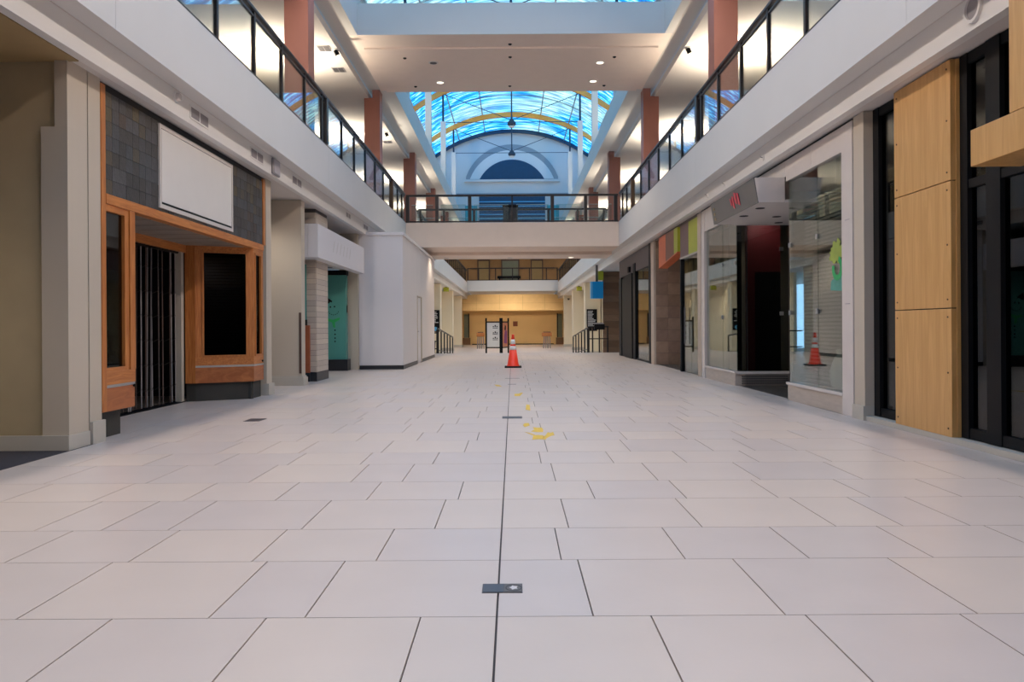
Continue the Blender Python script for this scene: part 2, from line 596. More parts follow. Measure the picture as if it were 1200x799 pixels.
tapes = [
    ('faint yellow tape sliver left of the centre joint, farthest of the tapes', [(-0.38, 15.74), (-0.28, 15.61), (-0.21, 15.16), (-0.32, 15.28)]),
    ('yellow tape scrap shaped like an arrow just right of the centre joint', [(0.02, 13.5), (0.09, 13.55), (0.14, 13.76), (0.17, 13.7), (0.13, 13.3), (0.11, 13.08), (0.02, 13.09)]),
    ('single upright yellow tape strip between arrow scrap and near cluster', [(0.19, 11.64), (0.24, 11.57), (0.235, 11.2), (0.23, 10.8), (0.17, 10.92), (0.18, 11.3)]),
    ('small square yellow tape scrap at top left of the near cluster', [(0.13, 9.38), (0.18, 9.41), (0.19, 9.17), (0.16, 9.1), (0.13, 9.02), (0.11, 9.2)]),
    ('broad yellow tape rectangle in the middle of the near cluster', [(0.22, 9.01), (0.27, 8.96), (0.32, 8.97), (0.33, 8.8), (0.32, 8.6), (0.26, 8.58), (0.19, 8.65), (0.23, 8.8)]),
    ('thin slanting yellow tape strip on the left of the near cluster', [(0.12, 8.61), (0.16, 8.56), (0.23, 8.37), (0.2, 8.34)]),
    ('torn yellow tape piece at the bottom of the near cluster', [(0.21, 8.34), (0.26, 8.36), (0.31, 8.33), (0.33, 8.02), (0.26, 8.05), (0.19, 8.02), (0.2, 8.2)]),
    ('forked yellow tape piece on the right of the near cluster', [(0.3, 8.21), (0.34, 8.35), (0.37, 8.57), (0.40, 8.52), (0.43, 8.6), (0.43, 8.33), (0.40, 8.3), (0.37, 8.23), (0.33, 8.08)])]
for lab, pts in tapes:
    o = obj('tape_scrap', prism(bm_new(), [(x, y, 0.0) for x, y in pts], (0, 0, 0.0012)), M_yellowtape)
    tag(o, lab, 'tape', 'yellow tape left on the floor')

# traffic cone
t = thing('traffic_cone', 'orange and white traffic cone standing in the middle of the hall', 'cone', (0, 22.3, 0))
cy = 22.3
obj('base', box(-0.235, 0.235, cy - .235, cy + .235, 0, 0.045), M_black, t, bevel=0.01)
def cone_r(z): return 0.165 + (0.032 - 0.165) * (z - 0.045) / 0.87
obj('body', lathe(bm_new(), [(0.19, .045), (0.175, .06), (cone_r(.09), .09), (cone_r(.5), .5)], (0, cy, 0), 32), M_red_orange, t, smooth=True)
obj('reflective_collar', lathe(bm_new(), [(cone_r(.5) + .002, .5), (cone_r(.605) + .002, .605)], (0, cy, 0), 32), M_conewhite, t, smooth=True)
obj('middle_band', lathe(bm_new(), [(cone_r(.605), .605), (cone_r(.655), .655)], (0, cy, 0), 32), M_red_orange, t, smooth=True)
obj('reflective_collar', lathe(bm_new(), [(cone_r(.655) + .002, .655), (cone_r(.79) + .002, .79)], (0, cy, 0), 32), M_conewhite, t, smooth=True)
obj('tip', lathe(bm_new(), [(cone_r(.79), .79), (cone_r(.9), .9), (.04, .905), (.04, .92), (.025, .93)], (0, cy, 0), 24), M_red_orange, t, smooth=True)

# ================================================================== SHELL: fascias, upper floors, ceilings
seams = [Y0, -1.3, 7.55, 16.3, 25.0, 34.1, 42.9, 51.7, 60.4, 66.4]
for s, side in ((-1, 'left'), (1, 'right')):
    up = struct('floor_upper_' + side, box(s * 4.0, s * 9.5, Y0, 76, 3.99, 4.80), M_ceil)
    obj('soffit', box(s * 4.10, s * 9.5, Y0, 76, 3.70, 3.989), M_ceil, up)
    fa = struct('trim_fascia_' + side, box(s * 3.80, s * 4.0, Y0, 66.4, 4.0, 4.80), M_white)
    for a, b_ in zip(seams[:-1], seams[1:]):
        obj('fascia_panel', box(s * 3.76, s * 3.80, a + .003, b_ - .003, 3.99, 4.84), M_white, fa)
    cap = obj('cap', box(s * 3.80, s * 4.3, Y0, 66.4, 4.80, 4.83), M_white, fa)
    ba = struct('trim_band_' + side, box(s * 4.03, s * 4.10, Y0, 66.4, 3.69, 3.989), M_white2)
    obj('lower_band', box(s * 4.0, s * 4.03, Y0, 66.4, 3.69, 3.988), M_white2, ba)

# bridge
br = struct('floor_bridge', box(-3.757, 3.757, 28, 31.8, 3.97, 4.83), mat('bridge_paint', (226, 210, 198), 0.7, var=0.02))
obj('rear_beam', box(-3.757, 3.757, 30.0, 31.79, 3.86, 3.969), MATS['bridge_paint'], br)
# far cross gallery
fg = struct('floor_far_gallery', box(-3.757, 3.757, 65.5, 76, 4.1, 4.98), M_white)

# ground level enclosing walls
struct('wall_outer_left', box(-9.6, -9.5, Y0, 34.7, -0.3, 3.7), M_tan)
struct('wall_outer_right', box(9.5, 9.6, Y0, 34.7, -0.3, 3.7), M_dark)
struct('wall_back', box(-12, 12, Y0 - .2, Y0, -0.3, 9.5), mat('rear_wall_paint', (84, 80, 78), .8))
struct('ceiling_side_room', box(-9.5, -4.11, Y0, 7.54, 3.685, 3.699), mat('side_room_ceiling', (164, 140, 100), .8, var=.04))

# far end, lower court
fw = struct('wall_far', box(-9.5, 9.5, 74.0, 74.3, -0.5, 4.1), M_yellow_wall)
lt = obj('lintel', box(-5.1, 5.1, 71.9, 73.99, 2.62, 4.09), mat('lintel_paint', (226, 196, 142), .7, var=.03), fw)
bmj = bm_new()
for x in (-3.3, -1.2, 0.9, 2.9):
    bx(bmj, x - .01, x + .01, 71.89, 71.9, 2.7, 4.05)
bx(bmj, -5.1, 5.1, 71.89, 71.9, 3.3, 3.315)
obj('panel_joint', bmj, M_tan, fw)
for x0, x1 in ((-4.55, -4.05), (4.10, 4.6)):
    d = obj('door_far', box(x0, x1, 73.85, 73.99, 0.15, 2.32), M_window_grey, fw)
    obj('door_frame', box(x1 - .09 if x0 < 0 else x0, x1 if x0 < 0 else x0 + .09, 73.8, 73.85, 0.15, 2.4), M_black, fw)
    obj('sill_block', box(x0 - .1, x1 + .1, 73.6, 73.84, -0.5, 0.14), M_plank[0], fw)
obj('baseboard', box(-3.8, 3.8, 73.9, 73.99, -0.5, -0.42), M_black, fw)
for s in (-1, 1):
    struct('wall_court_' + ('left' if s < 0 else 'right'), box(s * 5.15, s * 5.3, 38.5, 74, -0.5, 3.7), M_cream)
tag(obj('wall_sign', box(0.02, 0.45, 73.93, 73.99, 1.2, 1.66), M_signred), 'small brown square sign on the far yellow wall', 'sign')

for s, side in ((-1, 'left'), (1, 'right')):
    for i, yc in enumerate((46.0, 55.4, 64.8)):
        zb = -0.5
        where = ['nearest the ramp', 'second from the ramp', 'farthest down the court'][i]
        t = thing('column', 'cream square column on the %s of the lower court, %s' % (side, where), 'column', (s * 4.65, yc + .45, zb), 'cream columns of the lower court')
        obj('shaft', box(s * 4.2, s * 5.1, yc, yc + .9, zb + .2, 3.69), M_cream, t, bevel=.01)
        obj('plinth', box(s * 4.17, s * 5.12, yc - .03, yc + .93, zb, zb + .2), M_plinth, t)
for s, side, x0 in ((-1, 'left', -4.37), (1, 'right', 4.03)):
    t = thing('wayfinding_sign', 'small lime green box sign hanging at the %s edge of the lower court ceiling' % side, 'sign', (x0 + .17, 50.1, 3.40))
    obj('panel', box(x0, x0 + .34, 50.0, 50.2, 3.40, 3.66), M_lime, t)
    obj('mount', box(x0 + .1, x0 + .24, 50.04, 50.16, 3.66, 3.69), M_ventdark, t)
tag(obj('security_camera', lathe(bm_new(), [(.02, 0), (.09, .06), (.1, .14)], (4.55, 64.7, 3.3), 16), M_brownpost), 'small brown dome fixture on the farthest right cream column', 'camera')

# directory boards on the nearest court columns
def directory(x0, x1, label, circ):
    y = 45.97
    t = thing('directory_board', label, 'sign', ((x0 + x1) / 2, y, .9))
    obj('board', box(x0, x1, y - .04, y, .88, 2.14), M_black, t)
    random.seed(3 if circ else 4)
    z = 2.0
    while z > (1.35 if circ else 1.1):
        w = (x1 - x0) * random.uniform(.4, .8)
        obj('text_line', box(x0 + .06, x0 + .06 + w, y - .045, y - .041, z, z + .035), M_textwhite, t)
        z -= .085
    if circ:
        bm = lathe(bm_new(), [(.12, 0), (.12, .006)], (0, 0, 0), 24)
        bmesh.ops.rotate(bm, verts=bm.verts[:], cent=(0, 0, 0), matrix=Matrix.Rotation(PI / 2, 3, 'X'))
        bmesh.ops.translate(bm, verts=bm.verts[:], vec=((x0 + x1) / 2, y - .04, 1.05))
        obj('round_emblem', bm, M_ltblue, t)


directory(-4.72, -4.24, 'dark directory board with white text and a round blue emblem, left side', True)
directory(4.28, 4.88, 'dark directory board with rows of white text on the nearest right court column', False)

# ramp handrails
def handrail(s, label):
    t = thing('handrail', label, 'railing', (s * 3.35, 34.75, 0), 'ramp handrails')
    x = s * 3.3
    ys = [34.78, 36.5, 38.2, 39.9, 41.6, 43.4]
    def fz(y): return -0.5 * (y - 34.7) / 8.9
    for i, y in enumerate(ys):
        w = .055 if i == 0 else .03
        obj('post', box(x - w, x + w, y - .04, y + .04, fz(y) - .02, fz(y) + 1.06), M_rail, t)
    obj('top_rail', rod(bm_new(), (x, 34.75, 1.10), (x, 43.45, .60), .035), M_rail, t)
    obj('bottom_rail', rod(bm_new(), (x, 34.75, .16), (x, 43.45, -.34), .02), M_rail, t)
    if s > 0:
        obj('side_rail', rod(bm_new(), (x, 34.78, 1.13), (4.2, 34.78, 1.13), .03), M_rail, t)
        obj('side_rail', rod(bm_new(), (x, 34.78, .6), (4.2, 34.78, .6), .025), M_rail, t)
        obj('post', box(3.46, 3.52, 34.75, 34.81, 0, 1.1), M_rail, t)
        obj('post', box(4.12, 4.18, 34.75, 34.81, 0, 1.1), M_rail, t)
    else:
        obj('side_rail', rod(bm_new(), (x, 34.78, .9), (-4.2, 34.78, .9), .03), M_rail, t)
        obj('side_rail', rod(bm_new(), (x, 34.78, .2), (-4.2, 34.78, .2), .025), M_rail, t)
    return t


handrail(-1, 'dark metal handrail running down the left side of the ramp')
handrail(1, 'dark metal handrail and side rail on the right side of the ramp')
t = thing('waste_bin', 'grey brown waste bin half hidden behind the white hoarding', 'bin', (-3.72, 36.0, -.07))
obj('bin_body', lathe(bm_new(), [(.17, 0), (.22, .55)], (-3.72, 36.0, -.07), 20), M_darkbrown, t)
obj('bin_rim', lathe(bm_new(), [(.24, 0), (.24, .05)], (-3.72, 36.0, .48), 20), M_black, t)
t = thing('control_box', 'black box on a thin post in front of the right ramp side rail', 'box', (3.77, 34.63, 0))
obj('housing', box(3.55, 4.0, 34.50, 34.74, 1.0, 1.24), M_black, t, bevel=.02)
obj('top_tray', box(3.5, 3.95, 34.52, 34.72, 1.24, 1.30), M_grille, t)
obj('stand_leg', box(3.74, 3.80, 34.60, 34.66, 0, 1.0), M_rail, t)

# kiosk with posters
t = thing('poster_kiosk', 'folding black framed poster stand in front of the yellow wall', 'sign', (-.9, 44.2, -.5))
for x, y in ((-1.48, 44), (-.70, 44), (-.61, 44.05), (-.26, 44.9)):
    obj('post', box(x - .045, x + .045, y - .045, y + .045, -.5, 1.64), M_black, t)
for (xa, ya, xb, yb, nm) in ((-1.44, 44, -.745, 44, 0), (-.57, 44.08, -.29, 44.86, 1)):
    for z in (1.42, -.0):
        b = bm_new()
        rod(b, (xa, ya, z), (xb, yb, z), .045, 4)
        obj('cross_rail', b, M_black, t)
    b = bm_new()
    prism(b, [(xa, ya, .04), (xb, yb, .04), (xb, yb, 1.40), (xa, ya, 1.40)], (0, .02, 0))
    po = obj('poster', b, M_white_sign if nm == 0 else M_skin, t)
    if nm == 0:
        for z in (1.15, .80, .5):
            b = bm_new()
            for dx, dz, w, h in ((0, 0, .06, .1), (-.1, -.01, .07, .05), (.1, -.01, .07, .05), (0, -.08, .28, .03)):
                bx(b, -.98 + dx - w / 2, -.98 + dx + w / 2, 43.985, 43.999, z + dz, z + dz + h)
            obj('emblem', b, M_black, po)
    else:
        b = bm_new()
        def on(u, z): return (xa + (xb - xa) * u + .012, ya + (yb - ya) * u - .005, z)
        prism(b, [on(.2, .25), on(.75, .2), on(.8, .9), on(.45, 1.0), on(.3, .7)], (.004, 0, 0))
        obj('figure_print', b, M_purple, po)
        b = bm_new()
        prism(b, [on(.3, .98), on(.6, .95), on(.62, 1.2), on(.4, 1.25)], (.004, 0, 0))
        obj('figure_print', b, M_black, po)

# wood topped stands near the far wall
for (x0, x1, lab) in ((2.2, 2.95, 'wood topped grey metal stand, right of the cone in the far court'),
                      (-2.75, -2.15, 'wood topped grey metal stand partly behind the poster kiosk')):
    t = thing('planter_stand', lab, 'stand', ((x0 + x1) / 2, 60.2, -.5), 'wood topped stands in the far court')
    xm = (x0 + x1) / 2
    obj('wooden_top', box(x0, x1, 59.9, 60.5, .42, .70), M_fir_h, t, bevel=.02)
    obj('rim', box(x0 + .1, x1 - .1, 60.0, 60.4, .70, .76), M_darkbrown, t)
    for dx in (-.25, -.08, .08, .25):
        obj('leg', rod(bm_new(), (xm + dx, 60.2, -.5), (xm + dx * .8, 60.2, .42), .045), M_grille, t)

# ------------------------------------------------------------------ LEFT SIDE
wl = struct('wall_left', box(-9.5, -4.45, 7.55, 7.9, 0, 3.7), mat('side_room_paint', (176, 160, 130), .75, var=.04))
obj('pilaster_panel', box(-4.45, -4.2, 7.50, 7.85, 0, 3.06), M_beige, wl)
obj('pilaster_upper', box(-4.45, -4.32, 7.55, 7.85, 3.06, 3.7), MATS['side_room_paint'], wl)
obj('pilaster_upper', box(-4.32, -4.2, 7.50, 7.85, 3.06, 3.7), M_beige, wl)
obj('pilaster_return', box(-4.45, -4.2, 7.87, 8.1, 0, 3.7), M_beige, wl)
obj('joint', box(-4.4, -4.225, 7.85, 7.87, 0, 3.69), M_dark, wl)
obj('baseboard', box(-9.5, -4.2, 7.47, 7.5, 0, .14), M_plinth, wl)
obj('plinth', box(-4.2, -4.185, 7.47, 7.85, 0, .14), M_plinth, wl)
obj('plinth', box(-4.2, -4.17, 7.875, 8.12, 0, .22), M_plinth, wl)

# wooden storefront
sf = thing('storefront', 'wood framed storefront with slate tile header and folding gate', 'storefront', (-4.2, 10.8, 0))
HB0, HB1 = 2.44, 2.545
obj('backing_board', box(-4.32, -4.215, 8.12, 13.5, HB1, 3.685), M_dark, sf)
obj('end_post', box(-4.26, -4.19, 8.10, 8.19, .29, 3.66), M_fir_v, sf, bevel=.004)
obj('end_post', box(-4.26, -4.19, 13.36, 13.47, HB1, 3.66), M_fir_v, sf, bevel=.004)
obj('header_beam', box(-4.30, -4.185, 8.19, 13.36, HB0, HB1), M_fir_h, sf, bevel=.004)
# slate tiles
n = 0
TS = .1515
zt = HB1 + .004
ty = 8.192
cols = int((13.355 - 8.192) / TS)
SIGN = (9.43, 11.9, 2.585, 3.59)
random.seed(11)
slate_mesh = {}
for i in range(cols):
    for j in range(7):
        ya, za = ty + i * TS, zt + j * TS
        yb, zb = ya + TS, min(za + TS, 3.65)
        if ya > SIGN[0] + .02 and yb < SIGN[1] - .02 and za > SIGN[2] + .02 and zb < SIGN[3] - .02:
            continue
        mi = random.choices(range(8), [6, 6, 2, 1.5, 3, 4, 1.5, 5])[0]
        p = random.choice((.004, .005, .006))
        key = (mi, p)
        if key not in slate_mesh:
            o = obj('slate_tile', box(-4.215, -4.207 + p, ya + .0015, yb - .0015, za + .0015, zb - .0015), M_slate[mi], sf)
            slate_mesh[key] = o.data
        else:
            mesh_at('slate_tile', slate_mesh[key], (-4.211 + p / 2, (ya + yb) / 2, za + .0015), sf)
# recess soffit with slats
obj('soffit', box(-5.6, -4.31, 8.2, 13.3, 2.46, 2.54), mat('soffit_grey', (150, 140, 128), .6, var=.06), sf)
for i in range(9):
    yy = 8.5 + i * .5
    obj('soffit_slat', box(-5.1, -4.32, yy, yy + .46, 2.445, 2.46), mat('soffit_slat', (142, 132, 122), .5, var=.1), sf)
# left display case
obj('base_panel', box(-4.30, -4.205, 8.10, 8.82, .285, .53), M_fir_board, sf, bevel=.004)
obj('sill_rail', box(-4.30, -4.195, 8.10, 8.82, .56, .70), M_fir_h, sf, bevel=.003)
obj('metal_strip', box(-4.30, -4.20, 8.12, 8.82, .53, .56), M_alu, sf)
obj('slate_base', box(-4.42, -4.31, 8.12, 8.70, 0, .285), M_slatebase, sf)
w = obj('window_frame', box(-4.28, -4.20, 8.60, 8.69, .70, HB0), M_fir_v, sf, bevel=.004)
obj('post', box(-4.30, -4.19, 8.70, 8.82, .70, HB0), M_fir_v, sf, bevel=.004)
obj('window_head', box(-4.28, -4.20, 8.19, 8.60, 2.37, HB0), M_fir_h, sf)
obj('window_sill', box(-4.28, -4.20, 8.19, 8.60, .70, .74), M_fir_h, sf)
obj('pane', box(-4.245, -4.235, 8.19, 8.60, .74, 2.37), M_darkglass, w)
# jamb of the recess on the near side (angled like the far one)
b = prism(bm_new(), [(-4.30, 8.70, .285), (-5.1, 8.35, .285), (-5.14, 8.43, .285), (-4.32, 8.80, .285)], (0, 0, 2.16))
obj('jamb_panel', b, M_fir_v, sf)
# right display bay: frontal jamb, angled window, flush return
A = Vector((-5.12, 12.40)); B_ = Vector((-4.97, 12.42)); C_ = Vector((-4.20, 12.86)); D_ = Vector((-4.20, 13.36))


def facade(p, q, u0, u1, z0, z1, t0, t1):
    """slab on the vertical plane p->q between u0..u1 metres along, z0..z1, offset t0..t1 outward (towards camera / corridor)"""
    d = (q - p).normalized()
    nrm = Vector((d.y, -d.x))
    P = [p + d * u0 + nrm * t0, p + d * u1 + nrm * t0, p + d * u1 + nrm * t1, p + d * u0 + nrm * t1]
    return prism(bm_new(), [(v.x, v.y, z0) for v in P], (0, 0, z1 - z0))


L1 = (C_ - B_).length
L2 = (D_ - C_).length
obj('jamb_panel', facade(A, B_, 0, .15, .285, 2.455, -.06, 0), M_fir_v, sf)
for (p, q, L, u0, u1) in ((B_, C_, L1, .13, L1 - .12), (C_, D_, L2, .10, L2 - .13)):
    obj('base_panel', facade(p, q, 0, L, .285, .53, -.06, 0), M_fir_board, sf)
    obj('metal_strip', facade(p, q, 0, L, .53, .56, -.06, .004), M_alu, sf)
    obj('sill_rail', facade(p, q, 0, L, .56, .69, -.06, 0), M_fir_h, sf)
    obj('head_rail', facade(p, q, 0, L, 2.37, 2.455, -.06, 0), M_fir_h, sf)
    obj('post', facade(p, q, 0, u0 - .03, .69, 2.37, -.06, 0), M_fir_v, sf)
    obj('post', facade(p, q, u1 + .03, L, .69, 2.37, -.06, 0), M_fir_v, sf)
    b = facade(p, q, u0 - .03, u0, .69, 2.37, -.05, .012)
    for args in ((u1, u1 + .03, .69, 2.37), (u0, u1, .69, .72), (u0, u1, 2.34, 2.37)):
        b2 = facade(p, q, *args, -.05, .012)
        me = bpy.data.meshes.new('tmp')
        b2.to_mesh(me)
        b2.free()
        b.from_mesh(me)
        bpy.data.meshes.remove(me)
    w = obj('window_frame', b, M_fir_v, sf)
    obj('pane', facade(p, q, u0, u1, .72, 2.34, -.03, -.022), M_bayglass, w)
for (p, q, L) in ((A, B_, .15), (B_, C_, L1), (C_, D_, L2)):
    obj('slate_base', facade(p, q, 0, L, 0, .285, -.14, -.05), M_slatebase, sf)
obj('lock', rod(bm_new(), (-4.205, 13.28, .60), (-4.18, 13.28, .60), .016), M_black, sf)
obj('lock', rod(bm_new(), (-4.205, 8.79, .52), (-4.18, 8.79, .52), .016), M_black, sf)
obj('gate_header', box(-5.24, -5.1, 8.35, 12.42, 2.33, 2.455), M_fir_h, sf)
obj('gate_jamb', box(-5.24, -5.14, 12.30, 12.40, 0, 2.33), M_plinth, sf)
obj('threshold', box(-5.3, -5.12, 8.5, 12.4, 0, .012), M_black, sf)
# dark shop room behind
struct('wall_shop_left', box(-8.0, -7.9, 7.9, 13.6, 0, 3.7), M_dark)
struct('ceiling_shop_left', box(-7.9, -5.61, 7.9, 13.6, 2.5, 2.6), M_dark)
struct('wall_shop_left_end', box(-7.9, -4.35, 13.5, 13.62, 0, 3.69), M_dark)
sh = thing('shutter_slats', 'black ribbed blind inside the right wooden display window', 'blind', (-4.8, 12.98, .3))
b = bm_new()
for i in range(40):
    z = .32 + i * .05
    prism(b, [(-5.3, 12.95, z), (-4.45, 13.15, z), (-4.45, 13.17, z), (-5.3, 12.97, z)], (0, 0, .04))
obj('slats', b, M_ventdark, sh, kind='stuff')

# folding gate
ga = thing('folding_gate', 'dark folding scissor gate closing the wooden storefront entrance', 'gate', (-5.18, 10.4, 0))
random.seed(5)
yy = 8.62
bars = []
while yy < 12.2:
    lean = random.uniform(-.045, .045)
    r = random.choice((.007, .010, .014))
    m = random.choice((M_grille, M_ventdark, M_grille, M_grille, M_cover, M_darkbrown))
    xx = -5.18 + random.uniform(-.03, .03)
    obj('gate_bar', rod(bm_new(), (xx, yy, .03), (xx, yy + lean, 2.32), r, 5), m, ga)
    bars.append((xx, yy, lean))
    yy += random.uniform(.05, .14)
b = bm_new()
for z in (.25, .6, .95, 1.3, 1.65, 2.0):
    for (a, c) in zip(bars[:-1], bars[1:]):
        rod(b, (a[0] + .01, a[1] + a[2] * z / 2.3, z), (c[0] + .01, c[1] + c[2] * z / 2.3, z + .05), .003, 4)
obj('lattice', b, M_dark, ga, kind='stuff')
obj('gate_track', box(-5.21, -5.15, 8.5, 12.24, 2.30, 2.33), M_black, ga)

# blank white sign
sg = thing('blank_sign', 'blank white lightbox sign mounted on the slate tile header', 'sign', (-4.18, 10.66, 2.585))
ya, yb, za, zb = SIGN
X = -4.182
obj('lightbox_body', box(-4.214, X - .022, ya + .01, yb - .01, za + .01, zb - .01), M_ltmetal, sg)
FX0 = X - .026
for nm, a in (('frame_edge', (ya, ya + .05, za, zb)), ('frame_edge', (yb - .05, yb, za, zb)), ('frame_edge', (ya + .05, yb - .05, za, za + .05)), ('frame_edge', (ya + .05, yb - .05, zb - .05, zb))):
    obj(nm, box(FX0, X, *a), M_ltmetal, sg, bevel=.003)
obj('shadow_gap', box(X - .022, X - .018, ya + .05, yb - .05, za + .05, zb - .05), M_black, sg)
obj('face', box(X - .018, X - .008, ya + .07, yb - .055, za + .08, zb - .055), M_white_sign, sg)

# pilaster right of the storefront and recess
pl = struct('wall_pilaster_left', box(-4.6, -4.19, 13.5, 13.78, .2, 3.69), M_beige)
obj('plinth', box(-4.6, -4.15, 13.48, 13.80, 0, .2), M_plinth, pl)
rc = struct('wall_recess_left', box(-8, -4.2, 15.78, 16.05, .16, 3.69), M_beige)
obj('plinth', box(-8, -4.16, 15.74, 16.09, 0, .16), M_plinth, rc)
obj('plinth_cap', box(-8, -4.18, 15.76, 16.07, .16, .19), M_plinth, rc)
obj('corner_guard', box(-4.25, -4.205, 15.765, 15.78, .24, 1.45), M_darkbrown, rc)
struct('wall_recess_back', box(-8.1, -8.0, 13.6, 16.0, 0, 3.69), M_beige)

# linear tile column of second shop
tc_ = thing('tiled_column', 'narrow column clad in pale linear tiles with a black base', 'column', (-4.33, 17.5, 0))
obj('core', box(-4.45, -4.215, 17.0, 18.04, .19, 3.69), M_grout, tc_)
obj('black_base', box(-4.46, -4.195, 16.97, 18.05, 0, .19), M_blackbase, tc_)
z = .195
i = 0
while z < 3.6:
    h = .118
    obj('linear_tile', box(-4.215, -4.20, 17.0, 18.04, z + .003, z + h - .003), M_brick[i % 3], tc_)
    obj('linear_tile', box(-4.46, -4.215, 16.985, 17.0, z + .003, z + h - .003), M_brick[(i + 1) % 3], tc_)
    z += h
    i += 1
t = thing('counter_panel', 'copper coloured low panel left of the pale tiled column', 'panel', (-4.6, 16.9, 0))
obj('copper_face', box(-4.9, -4.33, 16.9, 16.96, .19, 1.2), M_copper, t)
obj('top_cap', box(-4.9, -4.39, 16.88, 16.96, 1.2, 1.32), M_black, t)
obj('black_base', box(-4.9, -4.33, 16.89, 16.96, 0, .19), M_blackbase, t)
obj('teal_glass', box(-4.9, -4.40, 16.92, 16.95, 1.32, 2.5), M_teal, t)

# white fascia box of the second shop
t = thing('sign_box', 'plain white projecting fascia box over the snowman shop', 'sign', (-4.1, 18.7, 2.59))
obj('box_body', box(-4.195, -3.98, 16.25, 21.3, 2.59, 3.28), M_whiteside, t, bevel=.004)
obj('box_return', box(-5.4, -4.2, 16.25, 16.85, 2.59, 3.28), M_whiteside, t)
obj('soffit', box(-5.4, -4.2, 18.06, 21.19, 2.70, 2.76), M_ceil, t)
for yy in (19.0, 20.4):
    obj('recessed_light', lathe(bm_new(), [(.07, 0), (.07, .012)], (-4.7, yy, 2.69), 16), M_ventdark, t)
# worn lettering ghosts on its face
ghost = mat('worn_paint_ghost', (206, 202, 198), .6, var=.03)
b = bm_new()
for i, yy in enumerate((17.6, 17.95, 18.3, 18.65, 19.0, 19.35)):
    prism(b, [(-3.979, yy, 2.82), (-3.979, yy + .05, 2.82), (-3.979, yy + .2, 3.08), (-3.979, yy + .15, 3.08)], (.001, 0, 0))
obj('ghost_marks', b, ghost, t)
struct('wall_shop_snowman', box(-5.6, -5.45, 16.1, 21.7, 0, 3.69), M_dark)
struct('wall_over_shop_left', box(-5.3, -5.2, 16.3, 21.3, 2.77, 3.69), M_tan)

# teal snowman panel
t = thing('snowman_window', 'teal painted shop window with a snowman drawing', 'window', (-4.9, 21.3, 0))
obj('teal_face', box(-5.43, -4.46, 21.2, 21.45, .30, 2.55), M_teal, t)
obj('head_band', box(-5.43, -4.44, 21.18, 21.46, 2.55, 2.68), M_black, t)
obj('black_base', box(-5.43, -4.40, 21.1, 21.50, 0, .30), M_blackbase, t)
def disc(cx, cz, r, y, n=14):
    return prism(bm_new(), [(cx + r * math.cos(2 * PI * i / n), y, cz + r * math.sin(2 * PI * i / n)) for i in range(n)], (0, -.003, 0))
YY = 21.199
o = obj('hat', prism(bm_new(), [(-4.99, YY, 1.98), (-4.82, YY, 1.86), (-4.84, YY, 1.82), (-4.88, YY, 1.84), (-4.9, YY, 1.8), (-5.0, YY, 1.78)], (0, -.003, 0)), M_black, t)
for (cx, cz) in ((-4.87, 1.70), (-4.76, 1.71)):
    obj('eye', disc(cx, cz, .022, YY), M_black, t)
for i in range(7):
    a = PI * (1.12 + .76 * i / 6)
    obj('mouth_dot', disc(-4.79 + .14 * math.cos(a), 1.60 + .13 * math.sin(a) + .02, .013, YY, 8), M_black, t)
obj('scarf', prism(bm_new(), [(-4.95, YY, 1.40), (-4.8, YY, 1.36), (-4.63, YY, 1.42), (-4.62, YY, 1.36), (-4.75, YY, 1.29), (-4.74, YY, 1.14), (-4.80, YY, 1.16), (-4.83, YY, 1.29), (-4.95, YY, 1.33)], (0, -.003, 0)), M_greenscarf, t)
for cz in (1.08, .97, .87, .78):
    obj('button', disc(-4.75, cz, .021, YY, 10), M_black, t)
obj('door_handle', box(-4.455, -4.44, 21.3, 21.36, 1.55, 1.75), M_black, t)
struct('wall_end_left', box(-4.7, -4.2, 21.5, 21.69, 0, 3.69), M_beige)

# white hoarding
hd = thing('white_hoarding', 'tall white construction hoarding projecting into the hall before the bridge', 'hoarding', (-3.6, 26, 0))
obj('front_face', box(-4.2, -3.0, 21.7, 21.75, .11, 3.66), M_whiteside, hd)
yy = 21.75
ends = [21.75, 24.9, 26.05, 28.2, 30.35]
obj('side_panel', box(-3.05, -3.0, 21.75, 24.93, .11, 3.66), M_whiteside, hd)
obj('side_panel', box(-3.05, -3.0, 24.935, 26.06, 2.12, 3.66), M_whiteside, hd)
obj('side_panel', box(-3.05, -3.0, 26.065, 30.35, .11, 3.66), M_whiteside, hd)
d = obj('door', box(-3.06, -3.02, 24.96, 26.03, .02, 2.10), M_whiteside, hd)
obj('door_handle', box(-3.02, -2.98, 25.1, 25.2, 1.0, 1.03), M_alu, d)
b = bm_new()
bx(b, -3.03, -2.985, 24.90, 24.94, 0.02, 2.14)
bx(b, -3.03, -2.985, 26.055, 26.09, 0.02, 2.14)
bx(b, -3.03, -2.985, 24.90, 26.09, 2.11, 2.14)
obj('door_frame', b, M_beige, hd)
obj('back_face', box(-4.2, -3.05, 30.3, 30.35, .11, 3.66), M_whiteside, hd)
obj('cornice', box(-4.19, -2.96, 21.66, 30.38, 3.66, 3.75), M_whiteside, hd, bevel=.012)
b = bm_new()
bx(b, -4.19, -2.99, 21.68, 21.75, 0, .105)
bx(b, -3.05, -2.99, 21.75, 24.90, 0, .105)
bx(b, -3.05, -2.99, 26.09, 30.36, 0, .105)
obj('baseboard', b, M_blackbase, hd)
struct('wall_left_behind_hoarding', box(-4.6, -4.2, 21.75, 34.6, 0, 3.69), M_beige)

